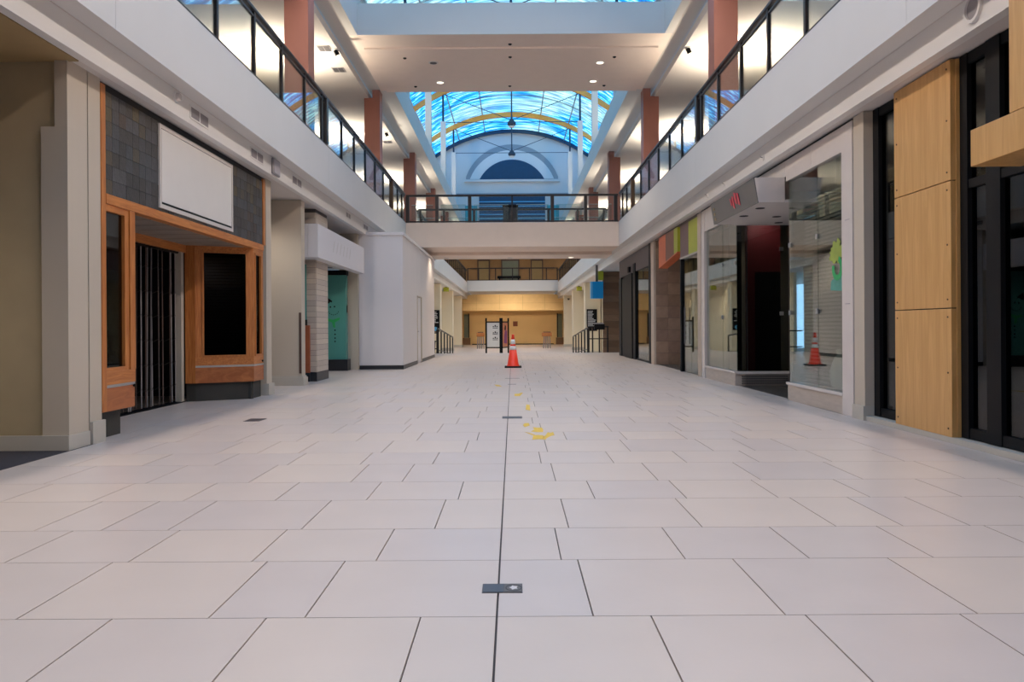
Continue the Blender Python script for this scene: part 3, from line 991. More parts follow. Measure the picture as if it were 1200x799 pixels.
# vents, speaker, strobe on the left band
def vent(s, y0, y1, z0, z1, label):
    t = thing('wall_vent', label, 'vent', (s * 4.0, (y0 + y1) / 2, z0), 'air vents on the left band')
    x = s * 4.0
    b = bm_new()
    for a in ((y0, y1, z0, z0 + .02), (y0, y1, z1 - .02, z1), (y0, y0 + .02, z0 + .02, z1 - .02), (y1 - .02, y1, z0 + .02, z1 - .02)):
        bx(b, x - s * .012, x, *a)
    obj('frame', b, M_white2, t)
    obj('backing', box(x - s * .004, x, y0 + .02, y1 - .02, z0 + .02, z1 - .02), M_ventdark, t)
    ym = (y0 + y1) / 2
    obj('mullion', box(x - s * .011, x - s * .004, ym - .015, ym + .015, z0 + .02, z1 - .02), M_white2, t)
    for a, c in ((y0 + .02, ym - .015), (ym + .015, y1 - .02)):
        nn = 12
        bm = bm_new()
        for i in range(nn):
            z = z0 + .025 + (z1 - z0 - .05) * i / nn
            bx(bm, x - s * .010, x - s * .004, a, c, z, z + .007)
        obj('louvre', bm, M_grille, t, kind='stuff')


vent(-1, 9.86, 10.46, 3.76, 3.93, 'grey double air vent above the left end of the blank sign')
vent(-1, 12.13, 12.75, 3.76, 3.93, 'grey double air vent above the right end of the storefront')
vent(-1, 14.42, 15.06, 3.77, 3.94, 'grey double air vent over the open recess')
vent(-1, 19.06, 19.6, 3.80, 3.95, 'small double air vent above the snowman shop fascia box')
vent(-1, 21.3, 21.95, 3.80, 3.95, 'small double air vent above the white hoarding corner')
t = thing('wall_speaker', 'tall pale grey box on the left band beside the slate header', 'speaker', (-3.96, 13.38, 3.7))
obj('housing', box(-4.0, -3.96, 13.18, 13.58, 3.71, 3.985), M_grille, t, bevel=.02)
obj('cover', box(-3.96, -3.955, 13.22, 13.54, 3.74, 3.96), mat('speaker_cover', (176, 174, 184), .5), t)
def strobe(s, y, z, label, r=.05):
    t = thing('wall_strobe', label, 'alarm', (s * 4.0, y, z))
    for nm, rr, d0, d1, m in (('base', r * 1.25, 0, .02, M_white2), ('lens', r, .02, .06, M_ltmetal)):
        b = rod(bm_new(), (s * (4.0 - d0), y, z), (s * (4.0 - d1), y, z), rr, 20, rr * (1 if nm == 'base' else .8))
        obj(nm, b, m, t)


strobe(-1, 9.45, 3.90, 'small white round alarm on the left band')
# speaker ring near the right top corner
t = thing('ring_speaker', 'white oval ring speaker on the right band above the dark windows', 'speaker', (4.0, 6.85, 3.9))
b = bm_new()
for i in range(32):
    a, a2 = 2 * PI * i / 32, 2 * PI * (i + 1) / 32
    prism(b, [(3.97, 6.85 + .13 * math.cos(a), 3.87 + .13 * math.sin(a)), (3.97, 6.85 + .13 * math.cos(a2), 3.87 + .13 * math.sin(a2)),
              (3.97, 6.85 + .10 * math.cos(a2), 3.87 + .10 * math.sin(a2)), (3.97, 6.85 + .10 * math.cos(a), 3.87 + .10 * math.sin(a))], (.03, 0, 0))
obj('ring', b, M_white2, t)
obj('cone_face', rod(bm_new(), (3.99, 6.85, 3.87), (4.03, 6.85, 3.87), .1, 28), M_grille, t)
for i, yy in enumerate((12.6, 14.9, 16.2)):
    t = thing('small_hook', ['tiny white hook on the right band above the glass shop', 'tiny white hook on the right band above the grey canopy', 'tiny white hook on the right band past the grey canopy'][i], 'hook', (3.98, yy, 3.8))
    obj('plate', box(3.98, 4.0, yy - .03, yy + .03, 3.76, 3.84), M_white2, t)
    obj('pin', rod(bm_new(), (3.98, yy, 3.80), (3.94, yy, 3.82), .008), M_grille, t)

# ------------------------------------------------------------------ RIGHT SIDE
cb = struct('trim_curb_right', box(4.2, 4.45, -11, 9.45, 0, .055), M_plinth)


def glazed_front(label, ylist, x, z0, transom, z1, group=None):
    t = thing('glazed_shopfront', label, 'storefront', (x, (ylist[0][0] + ylist[-1][1]) / 2, z0))
    for a, c in ylist:
        obj('mullion', box(x, x + .10, a, c, z0, z1), M_black, t)
    ya, yb = ylist[0][0], ylist[-1][1]
    for (a, c) in zip([q[1] for q in ylist[:-1]], [q[0] for q in ylist[1:]]):
        obj('bottom_rail', box(x + .01, x + .09, a, c, z0, z0 + .10), M_black, t)
        obj('top_rail', box(x + .01, x + .09, a, c, z1 - .10, z1), M_black, t)
        if transom:
            obj('transom', box(x + .01, x + .09, a, c, transom - .04, transom + .04), M_black, t)
            obj('pane', box(x + .045, x + .055, a, c, z0 + .10, transom - .04), M_darkglass, t)
            obj('pane', box(x + .045, x + .055, a, c, transom + .04, z1 - .10), M_darkglass, t)
        else:
            obj('pane', box(x + .045, x + .055, a, c, z0 + .10, z1 - .10), M_darkglass, t)
    return t


glazed_front('black framed dark glass shopfront right of the wooden panels', [(-1.9, -1.8), (0.4, .5), (1.7, 1.8), (3.0, 3.1), (4.3, 4.4), (5.6, 5.7), (6.96, 7.17), (7.46, 7.58)], 4.28, .06, 2.46, 3.69)
glazed_front('narrow dark glass strip between wooden panels and beige column', [(8.60, 8.68), (9.31, 9.45)], 4.30, .06, None, 3.69)
# maple panels
t = thing('panel_cladding', 'three stacked maple wood panels between two dark windows', 'panel', (4.25, 8.16, .05))
for (za, zb) in ((.055, 1.29), (1.30, 2.515), (2.525, 3.68)):
    p = obj('wood_panel', box(4.20, 4.25, 7.60, 8.72, za, zb), M_maple, t, bevel=.003)
    for yy in (7.66, 8.66):
        for zz in (za + .08, (za + zb) / 2, zb - .08):
            obj('bolt', rod(bm_new(), (4.201, yy, zz), (4.194, yy, zz), .009, 8), M_brownpost, p)
obj('side_return', box(4.25, 4.39, 7.59, 7.605, .055, 3.68), M_maple, t)
obj('backing', box(4.25, 4.27, 7.61, 8.71, .055, 3.68), M_black, t)
# projecting wooden surround, near right corner
t = thing('wooden_canopy', 'projecting pale wooden canopy cut off at the right edge', 'canopy', (4.0, 4.3, 2.46))
obj('beam', box(3.85, 4.27, 1.5, 6.66, 2.46, 2.765), M_maple, t, bevel=.004)
obj('upper_board', box(3.85, 3.99, 1.5, 6.14, 2.77, 3.97), M_maple, t, bevel=.004)
# interior partition + faint interior
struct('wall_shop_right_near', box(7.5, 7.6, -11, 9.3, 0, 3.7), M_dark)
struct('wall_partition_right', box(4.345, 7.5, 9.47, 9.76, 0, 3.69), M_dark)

# beige column
t = thing('column', 'beige square column between the dark glass strip and the glass shop', 'column', (4.3, 9.62, 0))
obj('shaft', box(4.2, 4.34, 9.48, 9.76, .17, 3.69), M_beige, t)
obj('plinth', box(4.17, 4.34, 9.455, 9.77, 0, .17), M_plinth, t)

# glass shop with canopy
gs = thing('glass_shop', 'glass fronted shop with white panel header and recessed entrance', 'storefront', (4.3, 13.7, 0))
obj('white_jamb', box(4.19, 4.30, 9.78, 10.10, .0, 3.66), M_ltmetal, gs, bevel=.004)
obj('white_jamb', box(4.19, 4.30, 17.345, 17.62, .0, 3.66), M_ltmetal, gs, bevel=.004)
yy = 10.1
while yy < 17.3:
    y2 = min(yy + 1.0314, 17.32)
    if y2 < 12.3:
        obj('header_panel', box(4.195, 4.28, yy + .003, y2 - .003, 3.34, 3.66), M_ltmetal, gs, bevel=.003)
    elif yy < 15:
        obj('header_panel', box(4.195, 4.28, yy + .003, y2 - .003, 3.42, 3.66), M_ltmetal, gs, bevel=.003)
    else:
        obj('header_panel', box(4.195, 4.28, yy + .003, y2 - .003, 3.19, 3.66), M_ltmetal, gs, bevel=.003)
    yy = y2
obj('header_gap', box(4.2, 4.28, 9.78, 17.6, 3.66, 3.685), M_black, gs)
obj('bulkhead', box(4.205, 4.4, 10.1, 12.15, 0, .235), M_stonebase, gs)
obj('bulkhead_cap', box(4.185, 4.4, 10.1, 12.17, .235, .275), M_ltmetal, gs)
obj('bulkhead', box(4.205, 4.4, 15.03, 17.32, 0, .235), M_stonebase, gs)
obj('bulkhead_cap', box(4.19, 4.4, 15.0, 17.34, .235, .275), M_ltmetal, gs)
near_pane = obj('glass_pane', box(4.235, 4.247, 10.1, 11.01, .275, 3.34), M_shopglass, gs)
obj('glass_pane', box(4.235, 4.247, 11.02, 12.15, .275, 3.34), M_shopglass, gs)
obj('glass_pane', box(4.235, 4.247, 15.02, 16.0, .275, 3.19), M_shopglass, gs)
obj('glass_pane', box(4.235, 4.247, 16.01, 17.32, .275, 3.19), M_shopglass, gs)
obj('return_pane', box(4.25, 5.22, 15.02, 15.032, .275, 3.19), glass_mat('return_glass', (.6, .6, .6), .02), gs)
obj('return_pane', box(4.25, 5.22, 12.14, 12.152, .275, 3.19), M_shopglass, gs)
obj('return_base', box(4.4, 5.22, 15.0, 15.1, 0, .22), M_steel, gs)
bm = bm_new()
for i in range(20):
    for j in range(4):
        x = 4.32 + i * .044
        bx(bm, x, x + .03, 14.985, 15.0, .04 + j * .042, .06 + j * .042)
obj('vent_slots', bm, M_ventdark, gs, kind='stuff')
obj('return_cap', box(4.25, 5.22, 14.98, 15.1, .22, .275), M_ltmetal, gs)
for (yy, zz) in ((11.015, 2.37), (11.015, 1.33), (12.10, 2.36), (12.10, 1.33), (16.005, 2.36), (16.005, 1.31), (15.06, 2.33)):
    obj('glass_clamp', box(4.215, 4.235, yy - .035, yy + .035, zz - .035, zz + .035), M_alu, gs, bevel=.004)
for zz in (2.55, 1.33):
    obj('glass_clamp', box(5.05, 5.12, 15.0, 15.018, zz, zz + .07), M_alu, gs)
obj('bar', box(4.46, 4.485, 15.14, 15.16, .275, 3.19), M_alu, gs)
# header line where jamb has small slots
for zz in (2.45, 1.40):
    obj('jamb_slot', box(4.186, 4.19, 9.86, 9.99, zz, zz + .012), M_grille, gs)
# canopy box
cn = thing('shop_canopy', 'dark grey canopy box with a red logo over the glass shop entrance', 'canopy', (4.0, 13.5, 3.03))
CY0, CY1, CZ0, CZ1 = 12.2, 14.86, 3.03, 3.41
b = prism(bm_new(), [(3.73, CY0, CZ1 - .005), (3.79, CY0, CZ0), (4.19, CY0, CZ0), (4.19, CY0, CZ1 - .005)], (0, CY1 - CY0, 0))
obj('box_body', b, M_ceil, cn)
b = prism(bm_new(), [(3.715, CY0, CZ1), (3.775, CY0, CZ0 - .005), (3.789, CY0, CZ0 - .005), (3.729, CY0, CZ1)], (0, CY1 - CY0, 0))
obj('fascia_face', b, M_grey_canopy, cn)
obj('end_face', prism(bm_new(), [(3.735, CY0 - .01, CZ1), (3.79, CY0 - .01, CZ0), (4.19, CY0 - .01, CZ0), (4.19, CY0 - .01, CZ1)], (0, .01, 0)), M_ltmetal, cn)
obj('inner_end_face', box(4.26, 5.22, CY0 - .01, CY0, CZ0 + .01, CZ1), M_ltmetal, cn)
obj('entry_soffit', box(4.19, 5.22, CY0, 14.99, CZ0, CZ0 + .04), M_ceil, cn)
def fx(z): return 3.775 - (z - CZ0) * .158 - .004
lg = bm_new()
for (y0, y1, z0, z1) in ((13.05, 13.18, 3.12, 3.34), (13.20, 13.33, 3.16, 3.37), (13.36, 13.47, 3.11, 3.33), (13.49, 13.60, 3.17, 3.31)):
    prism(lg, [(fx(z0), y0, z0), (fx(z0), y1 - .015, z0 + .03), (fx(z1), y1, z1), (fx(z1), y0 + .02, z1 - .02)], (-.006, 0, 0))
obj('logo', lg, M_redlogo, cn)
lg = bm_new()
for z0 in (3.08, 3.17, 3.26):
    prism(lg, [(fx(z0), 14.62, z0), (fx(z0), 14.72, z0), (fx(z0 + .05), 14.72, z0 + .05), (fx(z0 + .05), 14.62, z0 + .05)], (-.005, 0, 0))
obj('small_marks', lg, mat('ochre_mark', (140, 124, 92), .5), cn)
for (x, yy) in ((4.0, 12.8), (4.0, 13.7), (4.6, 12.9), (4.6, 13.8), (4.9, 14.6)):
    obj('recessed_light', lathe(bm_new(), [(.075, 0), (.075, .006)], (x, yy, CZ0 - .006), 16), M_dark, cn)
# inside of the glass shop
gr = thing('rolling_grille', 'black perforated rolling grille closing the glass shop entrance', 'shutter', (5.28, 13.6, 0))
bm = bm_new()
zz = .05
while zz < 3.15:
    bx(bm, 5.25, 5.265, 12.17, 14.98, zz, zz + .045)
    zz += .062
obj('grille_slats', bm, M_black, gr, kind='stuff')
obj('backing', box(5.30, 5.33, 12.17, 14.98, 0, 3.19), M_dark, gr)
obj('guide', box(5.22, 5.30, 14.93, 15.0, 0, 3.19), mat('plum_metal', (60, 36, 42), .4), gr)
sh = thing('slatted_shutter', 'grey slatted shutter just behind the near glass pane', 'shutter', (4.47, 11.0, .24))
bm = bm_new()
zz = .30
while zz < 3.0:
    bx(bm, 4.46, 4.475, 9.9, 12.12, zz, zz + .034)
    zz += .056
obj('slats', bm, mat('shutter_slat', (104, 102, 94), .5, .05), sh, kind='stuff')
obj('bottom_bar', box(4.45, 4.485, 9.9, 12.12, .24, .30), M_ventdark, sh)
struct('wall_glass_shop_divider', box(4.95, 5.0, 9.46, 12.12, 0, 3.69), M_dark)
t = thing('interior_display', 'dark red and black display wall inside the glass shop', 'panel', (4.8, 15.7, .0))
obj('black_panel', box(4.26, 4.50, 15.6, 15.7, .0, 3.15), M_black, t)
obj('red_panel', box(4.60, 4.78, 15.66, 15.7, .0, 3.15), M_dkred, t)
obj('black_panel', box(4.78, 5.3, 15.7, 15.76, .0, 2.2), M_black, t)
obj('red_panel', box(4.78, 5.3, 15.7, 15.74, 2.2, 3.15), M_dkred, t)
struct('wall_glass_shop_back', box(5.6, 5.7, 9.5, 23.4, 0, 3.69), mat('dim_shop_wall', (92, 88, 72), .7, var=.2, scale=1.0))
t = thing('plastic_sack', 'pale rounded plastic sack on the sill behind the near glass', 'bag', (4.345, 10.55, .28))
b = bm_new()
bmesh.ops.create_uvsphere(b, u_segments=20, v_segments=12, radius=.28)
for v in b.verts:
    k_ = 1 + .07 * math.sin(5 * v.co.x * 6 + 3) + .05 * math.sin(v.co.y * 23)
    v.co = Vector((v.co.x * .32 * k_, v.co.y * k_, v.co.z * .92 * k_ if v.co.z > -.18 else -.17))
bmesh.ops.translate(b, verts=b.verts[:], vec=(4.345, 10.55, .46))
obj('sack_body', b, M_plasticbag, t, smooth=True)
obj('sack_neck', lathe(bm_new(), [(.05, 0), (.03, .05), (.06, .11)], (4.345, 10.55, .70), 10), M_plasticbag, t)
# decal on glass: lime splash over a teal cup
t = near_pane
XX = 4.232
b = prism(bm_new(), [(XX, 10.56, 1.60), (XX, 10.10, 1.57), (XX, 10.08, 1.74), (XX, 10.14, 1.80), (XX, 10.30, 1.74), (XX, 10.42, 1.76), (XX, 10.54, 1.72)], (-.002, 0, 0))
obj('teal_base', b, mat('decal_teal', (78, 150, 138), .4, var=.15, scale=10), t)
pts = []
for i in range(30):
    a = 2 * PI * i / 30
    r = random.uniform(.5, 1.15)
    pts.append((XX - .002, 10.34 + .25 * r * math.cos(a), 2.10 + .16 * r * math.sin(a)))
obj('lime_splash', prism(bm_new(), pts, (-.002, 0, 0)), mat('decal_lime', (146, 164, 70), .4, var=.12, scale=10), t)
b = bm_new()
for i in range(16):
    a, a2 = PI * (.6 + 1.5 * i / 16), PI * (.6 + 1.5 * (i + 1) / 16)
    prism(b, [(XX - .004, 10.33 + .17 * math.cos(a), 1.88 + .16 * math.sin(a)), (XX - .004, 10.33 + .17 * math.cos(a2), 1.88 + .16 * math.sin(a2)),
              (XX - .004, 10.33 + .09 * math.cos(a2), 1.88 + .09 * math.sin(a2)), (XX - .004, 10.33 + .09 * math.cos(a), 1.88 + .09 * math.sin(a))], (-.002, 0, 0))
obj('green_curl', b, M_greenscarf, t)

# third shop: lime and mauve panels
t = thing('panel_shopfront', 'glass shopfront under mauve and lime panels past the glass shop', 'storefront', (4.25, 18.9, 0))
obj('post', box(4.19, 4.32, 17.66, 17.98, 0, 3.66), M_cream if False else mat('stone_post', (192, 176, 160), .5, var=.06, scale=6), t)
obj('lime_panel', box(4.20, 4.30, 17.99, 18.93, 2.84, 3.62), M_lime, t)
obj('mauve_panel', box(4.20, 4.30, 18.94, 19.86, 2.84, 3.62), M_mauve, t)
obj('panel_trim', box(4.19, 4.30, 17.99, 19.88, 2.80, 2.84), M_ltmetal, t)
obj('post', box(4.20, 4.30, 19.80, 19.92, 0, 2.80), M_black, t)
obj('glass_pane', box(4.245, 4.257, 17.99, 18.9, .02, 2.80), M_shopglass, t)
obj('glass_pane', box(4.245, 4.257, 18.91, 19.80, .02, 2.80), M_shopglass, t)
obj('header', box(4.21, 4.32, 17.99, 23.4, 3.63, 3.69), M_darkbrown, t)
obj('door_pull', box(4.18, 4.2, 19.3, 19.36, .7, 1.6), M_ventdark, t)
# tapered colour sign
t = thing('tapered_sign', 'tapering orange, brown and lime sign panel over the stone pillar entrance', 'sign', (4.2, 21.2, 2.8))
def zb_(y): return 3.0 - (y - 19.95) * .085
for nm, y0, y1, m in (('lime_section', 19.9, 20.35, M_lime), ('brown_section', 20.36, 21.45, mat('brown_sign_panel', (120, 78, 62), .5)), ('orange_section', 21.46, 22.45, M_orange)):
    b = prism(bm_new(), [(4.14, y0, zb_(y0)), (4.14, y1, zb_(y1)), (4.14, y1, 3.62), (4.14, y0, 3.62)], (.12, 0, 0))
    obj(nm, b, m, t)
b = prism(bm_new(), [(4.13, 19.9, zb_(19.9) - .03), (4.13, 22.45, zb_(22.45) - .03), (4.13, 22.45, zb_(22.45)), (4.13, 19.9, zb_(19.9))], (.25, 0, 0))
obj('edge_trim', b, M_orange, t)
# stone pillar, frontal face at Y = 23.5
t = thing('stone_pillar', 'pillar clad in square brown stone tiles beside the tapered sign', 'pillar', (4.6, 23.7, 0))
obj('core', box(4.24, 4.98, 23.52, 24.0, 0, 3.66), M_grout, t)
obj('corner_post', box(4.18, 4.24, 23.5, 24.0, 0, 3.66), mat('stone_post', (192, 176, 160), .5), t)
z = 0
i = 0
while z < 3.6:
    z2 = min(z + .345, 3.66)
    for j, (xa, xb) in enumerate(((4.245, 4.60), (4.605, 4.96))):
        obj('stone_tile', box(xa, xb, 23.5, 23.52, z + .004, z2 - .004), M_stone[(i * 2 + j * 3 + i // 2) % 4], t)
    z = z2
    i += 1
# black framed shop
t = thing('black_shopfront', 'tall black framed shopfront with solid black doors before the bridge', 'storefront', (4.25, 27.6, 0))
obj('mullion', box(4.17, 4.32, 24.02, 24.35, 0, 3.66), M_black, t)
obj('mullion', box(4.18, 4.30, 27.1, 27.6, 0, 3.3), M_black, t)
obj('glass_pane', box(4.235, 4.247, 24.35, 27.1, .05, 3.02), M_shopglass, t)
obj('bottom_rail', box(4.21, 4.28, 24.35, 27.1, 0, .05), M_black, t)
obj('header_panel', box(4.20, 4.30, 24.35, 31.2, 3.02, 3.66), mat('dark_mauve_header', (74, 64, 70), .45, var=.08), t)
obj('door_leaf', box(4.15, 4.30, 27.7, 29.4, 0, 3.0), M_black, t)
obj('door_leaf', box(4.19, 4.30, 29.45, 30.4, 0, 2.95), M_black, t)
obj('door_edge', box(4.17, 4.30, 30.5, 31.15, 0, 3.0), M_black, t)
obj('header_lamp', box(4.12, 4.2, 28.2, 28.5, 3.06, 3.25), M_black, t)
struct('wall_black_shop_back', box(5.6, 5.7, 24.0, 31.2, 0, 3.69), mat('ochre_shop_wall', (128, 104, 62), .7, var=.15))
# brown plank wall and blade signs
pw = struct('wall_plank_right', box(4.24, 9.5, 37.03, 37.3, -.2, 3.69), M_darkbrown)
z = -.12
i = 0
while z < 3.66:
    z2 = min(z + .30, 3.68)
    obj('plank', box(4.2, 5.25, 37.0, 37.03, z + .004, z2 - .004), M_plank[i % 3], pw)
    z = z2
    i += 1
t = thing('blade_sign', 'bright blue box sign hanging from the ceiling past the black shop', 'sign', (3.95, 37.0, 2.43))
obj('sign_face', box(3.70, 4.18, 36.6, 36.95, 2.43, 3.21), M_blue, t)
obj('side_strip', box(3.61, 3.70, 36.6, 36.95, 2.43, 3.21), M_ltblue, t)
obj('hanger', box(3.85, 3.95, 36.7, 36.8, 3.21, 3.98), M_ventdark, t)
tag(obj('lime_sign', box(3.96, 4.19, 36.6, 36.8, 3.28, 3.69), M_lime), 'lime green block above the bright blue sign', 'sign')

# ================================================================== UPPER LEVEL
ZC = 8.66
for s, side in ((-1, 'left'), (1, 'right')):
    c = struct('ceiling_upper_' + side, box(s * 4.15, s * 4.52, Y0, 62.5, ZC, ZC + .25), M_ceil)
    obj('outer_soffit', box(s * 4.52, s * 9.0, Y0, 62.5, 8.40, 8.60), M_ceil, c)
    w = struct('wall_upper_' + side, box(s * 8.9, s * 9.1, Y0, 76, 4.8, 8.6), mat('upper_wall', (206, 194, 170), .7, var=.03))
    # dark shop openings and lit windows on the upper level
    for i in range(8):
        y0 = -4.5 + i * 8.8
        obj('shop_opening', box(s * 8.84, s * 8.9, y0, y0 + 5.2, 4.84, 7.2), M_dark, w)
        obj('shop_frame', box(s * 8.80, s * 8.84, y0 - .1, y0, 4.84, 7.3), M_brownpost, w)
        obj('shop_frame', box(s * 8.80, s * 8.84, y0 + 5.2, y0 + 5.3, 4.84, 7.3), M_brownpost, w)
    nw = struct('trim_well_near_' + side, box(s * 3.95, s * 4.149, Y0, 20.4, ZC, 9.47), M_white)
    fwl = struct('trim_well_far_' + side, box(s * 3.73, s * 4.149, 25.2, 62.5, ZC, 9.47), M_white)
    struct('roof_ledge_' + side, box(s * 4.15, s * 6.4, Y0, 62.5, 9.40, 9.47), M_white)
    struct('wall_clerestory_' + side, box(s * 6.2, s * 6.4, Y0, 62.7, 9.46, 14.66), M_white)
M_cross = mat('crosspiece_paint', (238, 222, 212), .8, var=.015)
cp = struct('ceiling_crosspiece', box(-4.149, 4.149, 20.401, 25.199, ZC, 9.469), M_cross)
obj('well_face', box(-3.95, 3.95, 20.38, 20.40, ZC, 9.47), M_white, cp)
obj('lower_panel', box(-3.95, 3.95, 21.3, 25.19, ZC - .05, ZC), M_cross, cp)
for (x, y, n_) in ((-2.2, 22.4, 0), (-2.17, 24.2, 1), (2.49, 24.16, 1), (2.51, 22.46, 1)):
    t = thing('downlight', '%s recessed downlight in the ceiling crosspiece, %s' % ('unlit' if not n_ else 'glowing', {(-2.2, 22.4): 'front left', (-2.17, 24.2): 'rear left', (2.49, 24.16): 'rear right', (2.51, 22.46): 'front right'}[(x, y)]),
              'lamp', (x, y, ZC - .06), 'recessed downlights of the ceiling crosspiece')
    obj('trim_ring', lathe(bm_new(), [(.125, 0), (.14, .012)], (x, y, ZC - .062), 24), M_white2, t)
    obj('lens', lathe(bm_new(), [(.10, 0), (.10, .004)], (x, y, ZC - .066), 24), M_lamp if n_ else M_ventdark, t)
for i, (x, y) in enumerate(((-2.95, 22.0), (2.86, 22.0), (-.03, 21.96), (-.03, 21.1), (-2.97, 24.6), (-.05, 24.6), (2.87, 24.6))):
    nm = ['front left', 'front right', 'front middle, rear of two', 'front middle, nearer the light blue band', 'rear left', 'rear middle', 'rear right'][i]
    tag(obj('sprinkler', lathe(bm_new(), [(.03, 0), (.05, .02), (.05, .03)], (x, y, ZC - (.08 if y > 21.3 else .03)), 12), M_dark), 'tiny dark sprinkler in the ceiling crosspiece, %s' % nm, 'sprinkler', 'ceiling sprinklers')

# salmon columns
for s, side in ((-1, 'left'), (1, 'right')):
    for i, yc in enumerate((7.5, 16.3, 25.1, 34.1, 42.9, 51.7)):
        top = 8.64 if True else 8.4
        nm = ['just above the shops nearest the viewer', 'beside the crosspiece front', 'under the rear edge of the crosspiece', 'just past the footbridge', 'second past the footbridge', 'third past the footbridge'][i]
        t = thing('column', 'salmon upper level column on the %s, %s' % (side, nm), 'column', (s * 4.4, yc + .25, 4.83), 'salmon columns of the upper level')
        b = box(s * 4.17, s * 4.40, yc, yc + .5, 4.84, ZC)
        bx(b, s * 4.40, s * 4.66, yc, yc + .5, 4.84, 8.40 if False else 8.41)
        obj('shaft', b, M_salmon, t)
        obj('collar', box(s * 4.15, s * 4.68, yc - .02, yc + .52, 4.83, 4.93), M_rail, t)

# standing uplights on the gallery floors, lighting the outer ceiling
def sconce(s, y, p, lab):
    x = s * 6.4
    t = thing('standing_uplight', lab, 'lamp', (x, y, 4.81), 'standing uplights on the galleries')
    obj('foot', lathe(bm_new(), [(.2, 0), (.2, .03), (.05, .06)], (x, y, 4.81), 20), M_black, t)
    obj('pole', rod(bm_new(), (x, y, 4.86), (x, y, 6.75), .022), M_black, t)
    obj('bowl', lathe(bm_new(), [(.05, 0), (.26, .12), (.30, .18), (.28, .18), (.24, .12)], (x, y, 6.75), 20), M_alu, t)
    d = bpy.data.lights.new('uplight_lamp', 'AREA')
    d.shape = 'DISK'
    d.size = .5
    d.energy = p
    d.color = (1.0, .86, .66)
    d.spread = math.radians(140)
    o = bpy.data.objects.new('uplight_lamp', d)
    o.rotation_euler = (PI, 0, 0)
    COL.objects.link(o)
    put(o, (x, y, 6.96), t)


names = ['nearest the viewer', 'second from the viewer', 'third from the viewer', 'fourth from the viewer', 'fifth from the viewer', 'sixth from the viewer', 'farthest']
for s, side in ((-1, 'left'), (1, 'right')):
    for i, y in enumerate((3.3, 12.1, 20.9, 29.7, 38.5, 47.3, 56.1)):
        sconce(s, y, SCONCE_POWER, 'metal bowl standing uplight on the %s gallery, %s' % (side, names[i]))

# vents and spots of the outer upper ceiling
for i, (x, y, lab) in enumerate(((-4.85, 20.6, 'ceiling vent left of the crosspiece, nearer the viewer'), (-4.85, 22.3, 'ceiling vent left of the crosspiece, farther one'),
                                 (-4.85, 31.0, 'ceiling vent on the left above the footbridge'))):
    t = thing('ceiling_vent', lab, 'vent', (x, y, 8.39))
    obj('frame', box(x - .17, x + .17, y - .2, y + .2, 8.385, 8.40), M_grille, t)
    obj('louvre', box(x - .14, x - .01, y - .17, y + .17, 8.38, 8.385), M_ventdark, t)
    obj('louvre', box(x + .01, x + .14, y - .17, y + .17, 8.38, 8.385), M_ventdark, t)
for i, (x, y, lab) in enumerate(((-4.47 - .12, 20.7, 'small swivel spotlight left of the crosspiece'), (4.6, 20.7, 'small swivel spotlight right of the crosspiece'),
                                 (-4.68, 29.5, 'small swivel spotlight on the left above the footbridge'))):
    t = thing('spotlight', lab, 'lamp', (x, y, 8.3))
    obj('can', rod(bm_new(), (x, y, 8.38), (x + .06, y + .03, 8.26), .06, 14), M_black, t)
    obj('mount', lathe(bm_new(), [(.1, 0), (.1, .02)], (x, y, 8.38), 16), M_white2, t)
    obj('lens', rod(bm_new(), (x + .06, y + .03, 8.262), (x + .063, y + .032, 8.255), .045, 14), M_lamp, t)

# ------------------------------------------------------------------ railings
def railing_y(s, y0, y1, label, posts, thick, x=3.80, zf=4.83, top=5.80):
    """railing along the gallery edge"""
    t = thing('railing', label, 'railing', (s * x, (y0 + y1) / 2, zf))
    obj('top_rail', box(s * (x - .045), s * (x + .045), y0, y1, top, top + .055), M_rail, t, bevel=.01)
    obj('lower_top_rail', box(s * (x - .02), s * (x + .02), y0, y1, top - .075, top - .045), M_rail, t)
    obj('bottom_rail', box(s * (x - .025), s * (x + .025), y0, y1, zf, zf + .05), M_rail, t)
    allp = sorted([(p, .032, M_rail) for p in posts] + [(p, .075, M_brownpost if p > 20 else M_rail) for p in thick])
    for p, w, m in allp:
        obj('post', box(s * (x - w * .8), s * (x + w * .8), p - w, p + w, zf + .05, top), m, t)
    ps = [y0] + [p for p, _, _ in allp] + [y1]
    ws = [0] + [w for _, w, _ in allp] + [0]
    for i in range(len(ps) - 1):
        a, c = ps[i] + ws[i], ps[i + 1] - ws[i + 1]
        if c - a > .15:
            obj('glass_panel', box(s * (x - .006), s * (x + .006), a, c, zf + .05, top - .075), M_railglass, t)
    return t


posts = [-1.3, .15, 1.6, 3.1, 4.5, 5.9, 8.8, 10.22, 11.7, 13.1, 14.55, 15.85, 17.7, 19.1, 20.55, 22.0, 23.4, 26.3, 27.3]
for s, side in ((-1, 'left'), (1, 'right')):
    railing_y(s, -2.0, 27.96, 'dark framed glass railing along the near %s gallery' % side, posts, [7.3, 16.15, 25.0])
    railing_y(s, 31.9, 65.4, 'dark framed glass railing along the %s gallery beyond the footbridge' % side, [33.5 + 1.47 * i for i in range(22)], [])


